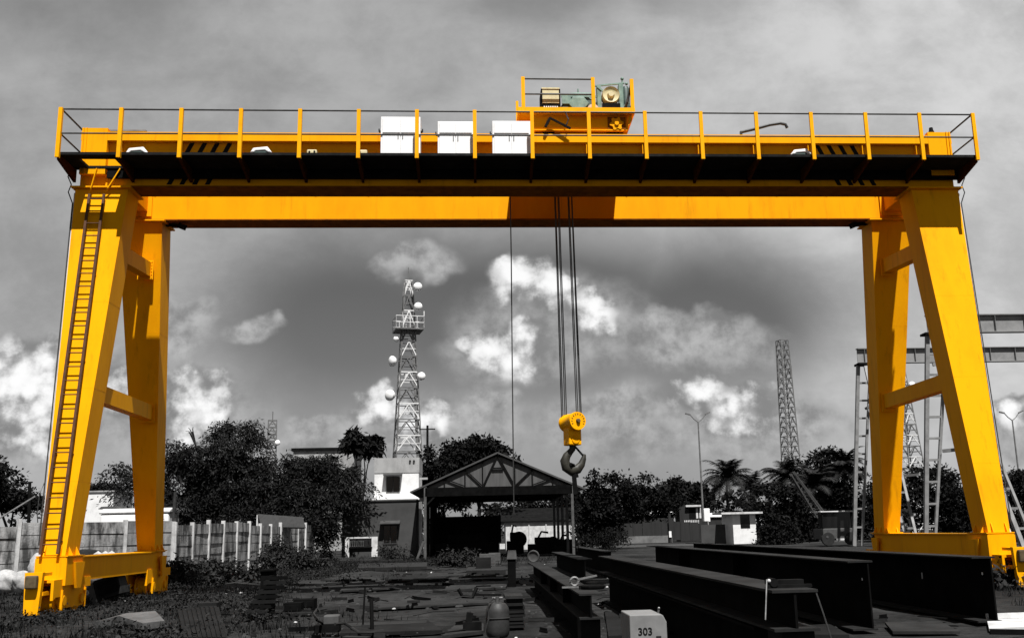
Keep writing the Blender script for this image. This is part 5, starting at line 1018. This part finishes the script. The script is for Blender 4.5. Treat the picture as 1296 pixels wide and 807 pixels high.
sc_ = MB(); gs = random.Random(21)
for i in range(300):
    x = gs.uniform(-7.5, .2) if i < 235 else gs.choice((gs.uniform(1, 2), gs.uniform(4.6, 6.1))); y = gs.uniform(-11, 22) if i < 235 else gs.uniform(-11, 4); a = gs.uniform(0, PI); z = -.02+.05*gs.random()
    d = Vector((math.cos(a), math.sin(a)*.8, gs.uniform(-.06, .10))); L = gs.uniform(.1, .55)*(1 if i % 7 else 2.4); c = Vector((x, y, z))
    sc_.m = i % 3
    if i % 4 == 0: sc_.bar(c-d*L*.5, c+d*L*.5, gs.uniform(.05, .16), .012)
    elif i % 4 == 1: sc_.tube([c-d*L*.5, c+Vector((0, 0, .04)), c+d*L*.5+Vector((.05, .06, 0))], .012, 5)
    else: sc_.bar(c-d*L*.5, c+d*L*.5, .03, .03); sc_.bar(c-d*L*.5+Vector((0, 0, .03)), c+d*L*.5+Vector((0, 0, .03)), .006, .06)
tag(sc_.build('scrap', [plate_m, steel_dk, plate_lt]), 'scattered steel offcuts and bent rods over the yard', 'scrap', kind='stuff')
# ------------------------------------------------------------------ sky, sun
EXPO = .65; K = 1/(.1*2**EXPO)
SD = Vector((.22, -1, 1.85)).normalized()      # towards the sun
sun = bpy.data.lights.new('sun', 'SUN'); sun.energy = 4.9; sun.angle = math.radians(.53); sun.color = (1, .985, .96)
so = bpy.data.objects.new('sun', sun); COL.objects.link(so); so.rotation_euler = SD.to_track_quat('Z', 'Y').to_euler(); so.location = (0, 0, 40)
wd = bpy.data.worlds.new('World'); S.world = wd; wd.use_nodes = True; nt = wd.node_tree; N = nt.nodes; Lk = nt.links.new
bg = N['Background']; bg.inputs['Strength'].default_value = .1
sky = N.new('ShaderNodeTexSky'); sky.sky_type = 'NISHITA'; sky.sun_disc = False; sky.sun_elevation = math.asin(SD.z); sky.sun_rotation = math.atan2(SD.x, SD.y)
def val(x): n = N.new('ShaderNodeValue'); n.outputs[0].default_value = x; return n.outputs[0]
def mth(op, a, b=None, c=None, clamp=False):
    n = N.new('ShaderNodeMath'); n.operation = op; n.use_clamp = clamp
    for i, x in enumerate((a, b, c)):
        if x is None: continue
        if isinstance(x, (int, float)): n.inputs[i].default_value = x
        else: Lk(x, n.inputs[i])
    return n.outputs[0]
def sstep(x, a, b):
    n = N.new('ShaderNodeMapRange'); n.interpolation_type = 'SMOOTHSTEP'; n.inputs[1].default_value = a; n.inputs[2].default_value = b; n.inputs[3].default_value = 0; n.inputs[4].default_value = 1; n.clamp = True
    Lk(x, n.inputs[0]); return n.outputs[0]
def mixv(a, b, f):                            # a + (b-a) f
    n = N.new('ShaderNodeMix'); n.data_type = 'FLOAT'
    for i, x in ((2, a), (3, b), (0, f)):
        if isinstance(x, (int, float)): n.inputs[i].default_value = x
        else: Lk(x, n.inputs[i])
    return n.outputs[0]
tc = N.new('ShaderNodeTexCoord'); sx = N.new('ShaderNodeSeparateXYZ'); Lk(tc.outputs['Generated'], sx.inputs[0])
yy = mth('MAXIMUM', mth('ABSOLUTE', sx.outputs[1]), .08); U = mth('DIVIDE', sx.outputs[0], yy); V = mth('DIVIDE', sx.outputs[2], yy)
cb_ = N.new('ShaderNodeCombineXYZ'); Lk(U, cb_.inputs[0]); Lk(V, cb_.inputs[1])
def noise(scale, det, rough=.55, sx_=1, sy_=1, dist=0, off=0):
    mp = N.new('ShaderNodeMapping'); mp.inputs['Scale'].default_value = (sx_, sy_, 1); mp.inputs['Location'].default_value = (off, off*.7, 0); Lk(cb_.outputs[0], mp.inputs[0])
    n = N.new('ShaderNodeTexNoise'); n.inputs['Scale'].default_value = scale; n.inputs['Detail'].default_value = det; n.inputs['Roughness'].default_value = rough; n.inputs['Distortion'].default_value = dist
    Lk(mp.outputs[0], n.inputs['Vector']); return n.outputs['Fac']
nA = mth('SUBTRACT', noise(9, 6, .5), .5); nB = mth('SUBTRACT', noise(9, 6, .5, off=3.7), .5)
nC = mth('SUBTRACT', noise(2.4, 6, .55, off=7.1), .5); nD = noise(26, 7, .62, off=1.3)
nE = mth('SUBTRACT', noise(26, 4, .48, off=4.4), .5); nE2 = mth('SUBTRACT', noise(26, 4, .48, off=8.8), .5)
def blob(px, py, rx, ry, amp=1.0):            # soft ellipse in directions of the sky, its rim broken by noise
    d = ray(px, py); u, v = d.x/d.y, d.z/d.y; a = mth('ADD', mth('SUBTRACT', U, u), mth('MULTIPLY', nA, .09*amp)); b_ = mth('ADD', mth('SUBTRACT', V, v), mth('MULTIPLY', nB, .09*amp))
    a = mth('DIVIDE', a, rx/F); b_ = mth('DIVIDE', b_, ry/F); r = mth('SQRT', mth('ADD', mth('MULTIPLY', a, a), mth('MULTIPLY', b_, b_))); return mth('SUBTRACT', 1, r)
def cumulus(px, py, rx, ry, amp=1.0):         # crisp towering top, slowly fading underside
    d = ray(px, py); u, v = d.x/d.y, d.z/d.y; a = mth('ADD', mth('SUBTRACT', U, u), mth('MULTIPLY', mth('ADD', nA, mth('MULTIPLY', nE, .38)), .075*amp)); b_ = mth('ADD', mth('SUBTRACT', V, v), mth('MULTIPLY', mth('ADD', nB, mth('MULTIPLY', nE2, .38)), .075*amp))
    a = mth('DIVIDE', a, rx/F); b_ = mth('MAXIMUM', mth('DIVIDE', b_, ry/F), mth('DIVIDE', b_, -1.5*ry/F)); r = mth('SQRT', mth('ADD', mth('MULTIPLY', a, a), mth('MULTIPLY', b_, b_))); return mth('SUBTRACT', 1, r)
def union(l):
    o = l[0]
    for x in l[1:]: o = mth('MAXIMUM', o, x)
    return o
# clear blue sky: dark in black and white
bw = N.new('ShaderNodeRGBToBW'); Lk(sky.outputs[0], bw.inputs[0]); clear = mth('MULTIPLY', bw.outputs[0], 0.27)
# high veil, open in a broad gap ahead
streak = mth('ADD', mth('MULTIPLY', noise(3.4, 9, .6, 1.0, 1.9, .25, 2.0), .6), mth('MULTIPLY', noise(11, 9, .66, .9, 1.1, .2, 6.0), .4))
veil_v = mth('MULTIPLY', mixv(mixv(.30, .46, sstep(U, -.15, .55)), mixv(.44, .68, sstep(U, -.15, .55)), sstep(streak, .36, .64)), K)
gap = sstep(mth('ADD', union([blob(660, 400, 450, 150, .4), blob(440, 410, 230, 150, .4), blob(900, 410, 250, 150, .4)]), mth('MULTIPLY', nC, .35)), -.12, .72)
corner = mth('MULTIPLY', sstep(union([blob(40, -20, 380, 150, .3), blob(720, -30, 330, 110, .8)]), 0, .9), .5)
low = sstep(V, .02, .17)                       # paler air low down
base = mixv(veil_v, clear, gap); base = mixv(base, mth('MULTIPLY', .14*1.0, K), corner); base = mixv(mth('MULTIPLY', mixv(mixv(.46, .32, sstep(U, -.45, -.2)), .50, sstep(U, .15, .55)), K), base, low)
# grey cloud bodies
grey = sstep(mth('ADD', union([blob(700, 410, 150, 80), blob(630, 450, 95, 50), blob(890, 440, 130, 55), blob(840, 405, 50, 22), blob(920, 540, 190, 50), blob(780, 540, 130, 55), blob(500, 550, 130, 60), blob(600, 540, 90, 50), blob(30, 520, 170, 110), blob(230, 530, 140, 75), blob(235, 415, 60, 60), blob(360, 565, 130, 40), blob(1290, 545, 110, 50), blob(325, 418, 34, 18), blob(540, 332, 52, 26), blob(1000, 550, 120, 36), blob(130, 480, 60, 60)]), mth('MULTIPLY', nC, .25)), -.05, .5)
gv = mth('MULTIPLY', mixv(.24, .50, sstep(mth('ADD', mth('MULTIPLY', nD, .7), mth('MULTIPLY', noise(60, 6, .6, off=2.2), .3)), .32, .68)), K); out = mixv(base, gv, mth('MULTIPLY', grey, .8))
# sunlit heads: bright where thick and high, grey towards the underside
D1 = union([cumulus(652, 350, 52, 38), cumulus(695, 368, 60, 36), cumulus(745, 388, 50, 32), cumulus(655, 438, 50, 34), cumulus(618, 432, 52, 26), cumulus(890, 508, 66, 30), cumulus(945, 510, 64, 30), cumulus(478, 506, 46, 24), cumulus(540, 526, 40, 28), cumulus(10, 470, 100, 52), cumulus(60, 520, 80, 56), cumulus(240, 505, 74, 50), cumulus(160, 490, 44, 40), cumulus(1285, 512, 56, 24)])
D2 = union([cumulus(905, 398, 44, 28), cumulus(880, 432, 86, 26), cumulus(835, 408, 44, 16), cumulus(290, 535, 60, 22), cumulus(590, 520, 34, 18), cumulus(510, 330, 44, 22), cumulus(545, 336, 44, 22), cumulus(326, 415, 34, 16), cumulus(770, 520, 70, 26), cumulus(390, 532, 40, 20), cumulus(1000, 540, 60, 22), cumulus(620, 505, 46, 18), cumulus(235, 405, 50, 40)])
tex = sstep(mth('ADD', mth('MULTIPLY', nD, .6), mth('MULTIPLY', noise(52, 5, .55, off=9.4), .4)), .38, .62)
def voro(scale, off):
    mp = N.new('ShaderNodeVectorMath'); mp.operation = 'ADD'; cx = N.new('ShaderNodeCombineXYZ'); Lk(mth('ADD', mth('MULTIPLY', nE, .02), off), cx.inputs[0]); Lk(mth('MULTIPLY', nE2, .02), cx.inputs[1]); Lk(cb_.outputs[0], mp.inputs[0]); Lk(cx.outputs[0], mp.inputs[1])
    v = N.new('ShaderNodeTexVoronoi'); v.feature = 'SMOOTH_F1'; v.inputs['Scale'].default_value = scale; v.inputs['Smoothness'].default_value = .35; Lk(mp.outputs[0], v.inputs['Vector']); return v.outputs['Distance']
vo = mth('SUBTRACT', .42, mth('ADD', mth('MULTIPLY', voro(26, 0.3), .6), mth('MULTIPLY', voro(58, 1.7), .4)))
D1 = mth('ADD', D1, mth('MULTIPLY', vo, .55))
a1 = sstep(D1, .0, .34); D2 = mth('ADD', D2, mth('MULTIPLY', vo, .45)); a2 = mth('MULTIPLY', sstep(D2, -.05, .5), .72)
hv2 = mth('MULTIPLY', mixv(.24, .52, tex), K); out = mixv(out, hv2, a2)
lit = sstep(mth('ADD', mth('ADD', mth('MULTIPLY', D1, .55), mth('MULTIPLY', vo, .55)), mth('MULTIPLY', tex, .36)), .12, .74)
hv = mth('MULTIPLY', mixv(.24, 1.05, lit), K); out = mixv(out, hv, mth('MULTIPLY', a1, .92))
back = sstep(sx.outputs[1], .12, -.22); out = mixv(out, mth('MULTIPLY', mixv(.34, .08, sstep(V, .25, 1.2)), K), back)       # deep clear sky on the sunward side
zen = sstep(V, 1.0, 2.6); out = mixv(out, mth('MULTIPLY', .12, K), mth('MULTIPLY', zen, .85))
fin = N.new('ShaderNodeCombineColor')
for i in range(3): Lk(out, fin.inputs[i])
Lk(fin.outputs[0], bg.inputs['Color'])
S.view_settings.view_transform = 'Standard'; S.view_settings.look = 'None'; S.view_settings.exposure = EXPO; S.view_settings.gamma = 1; S.view_settings.use_curve_mapping = False
S.render.engine = 'CYCLES'; S.cycles.max_bounces = 5; S.cycles.use_denoising = True; S.render.film_transparent = False
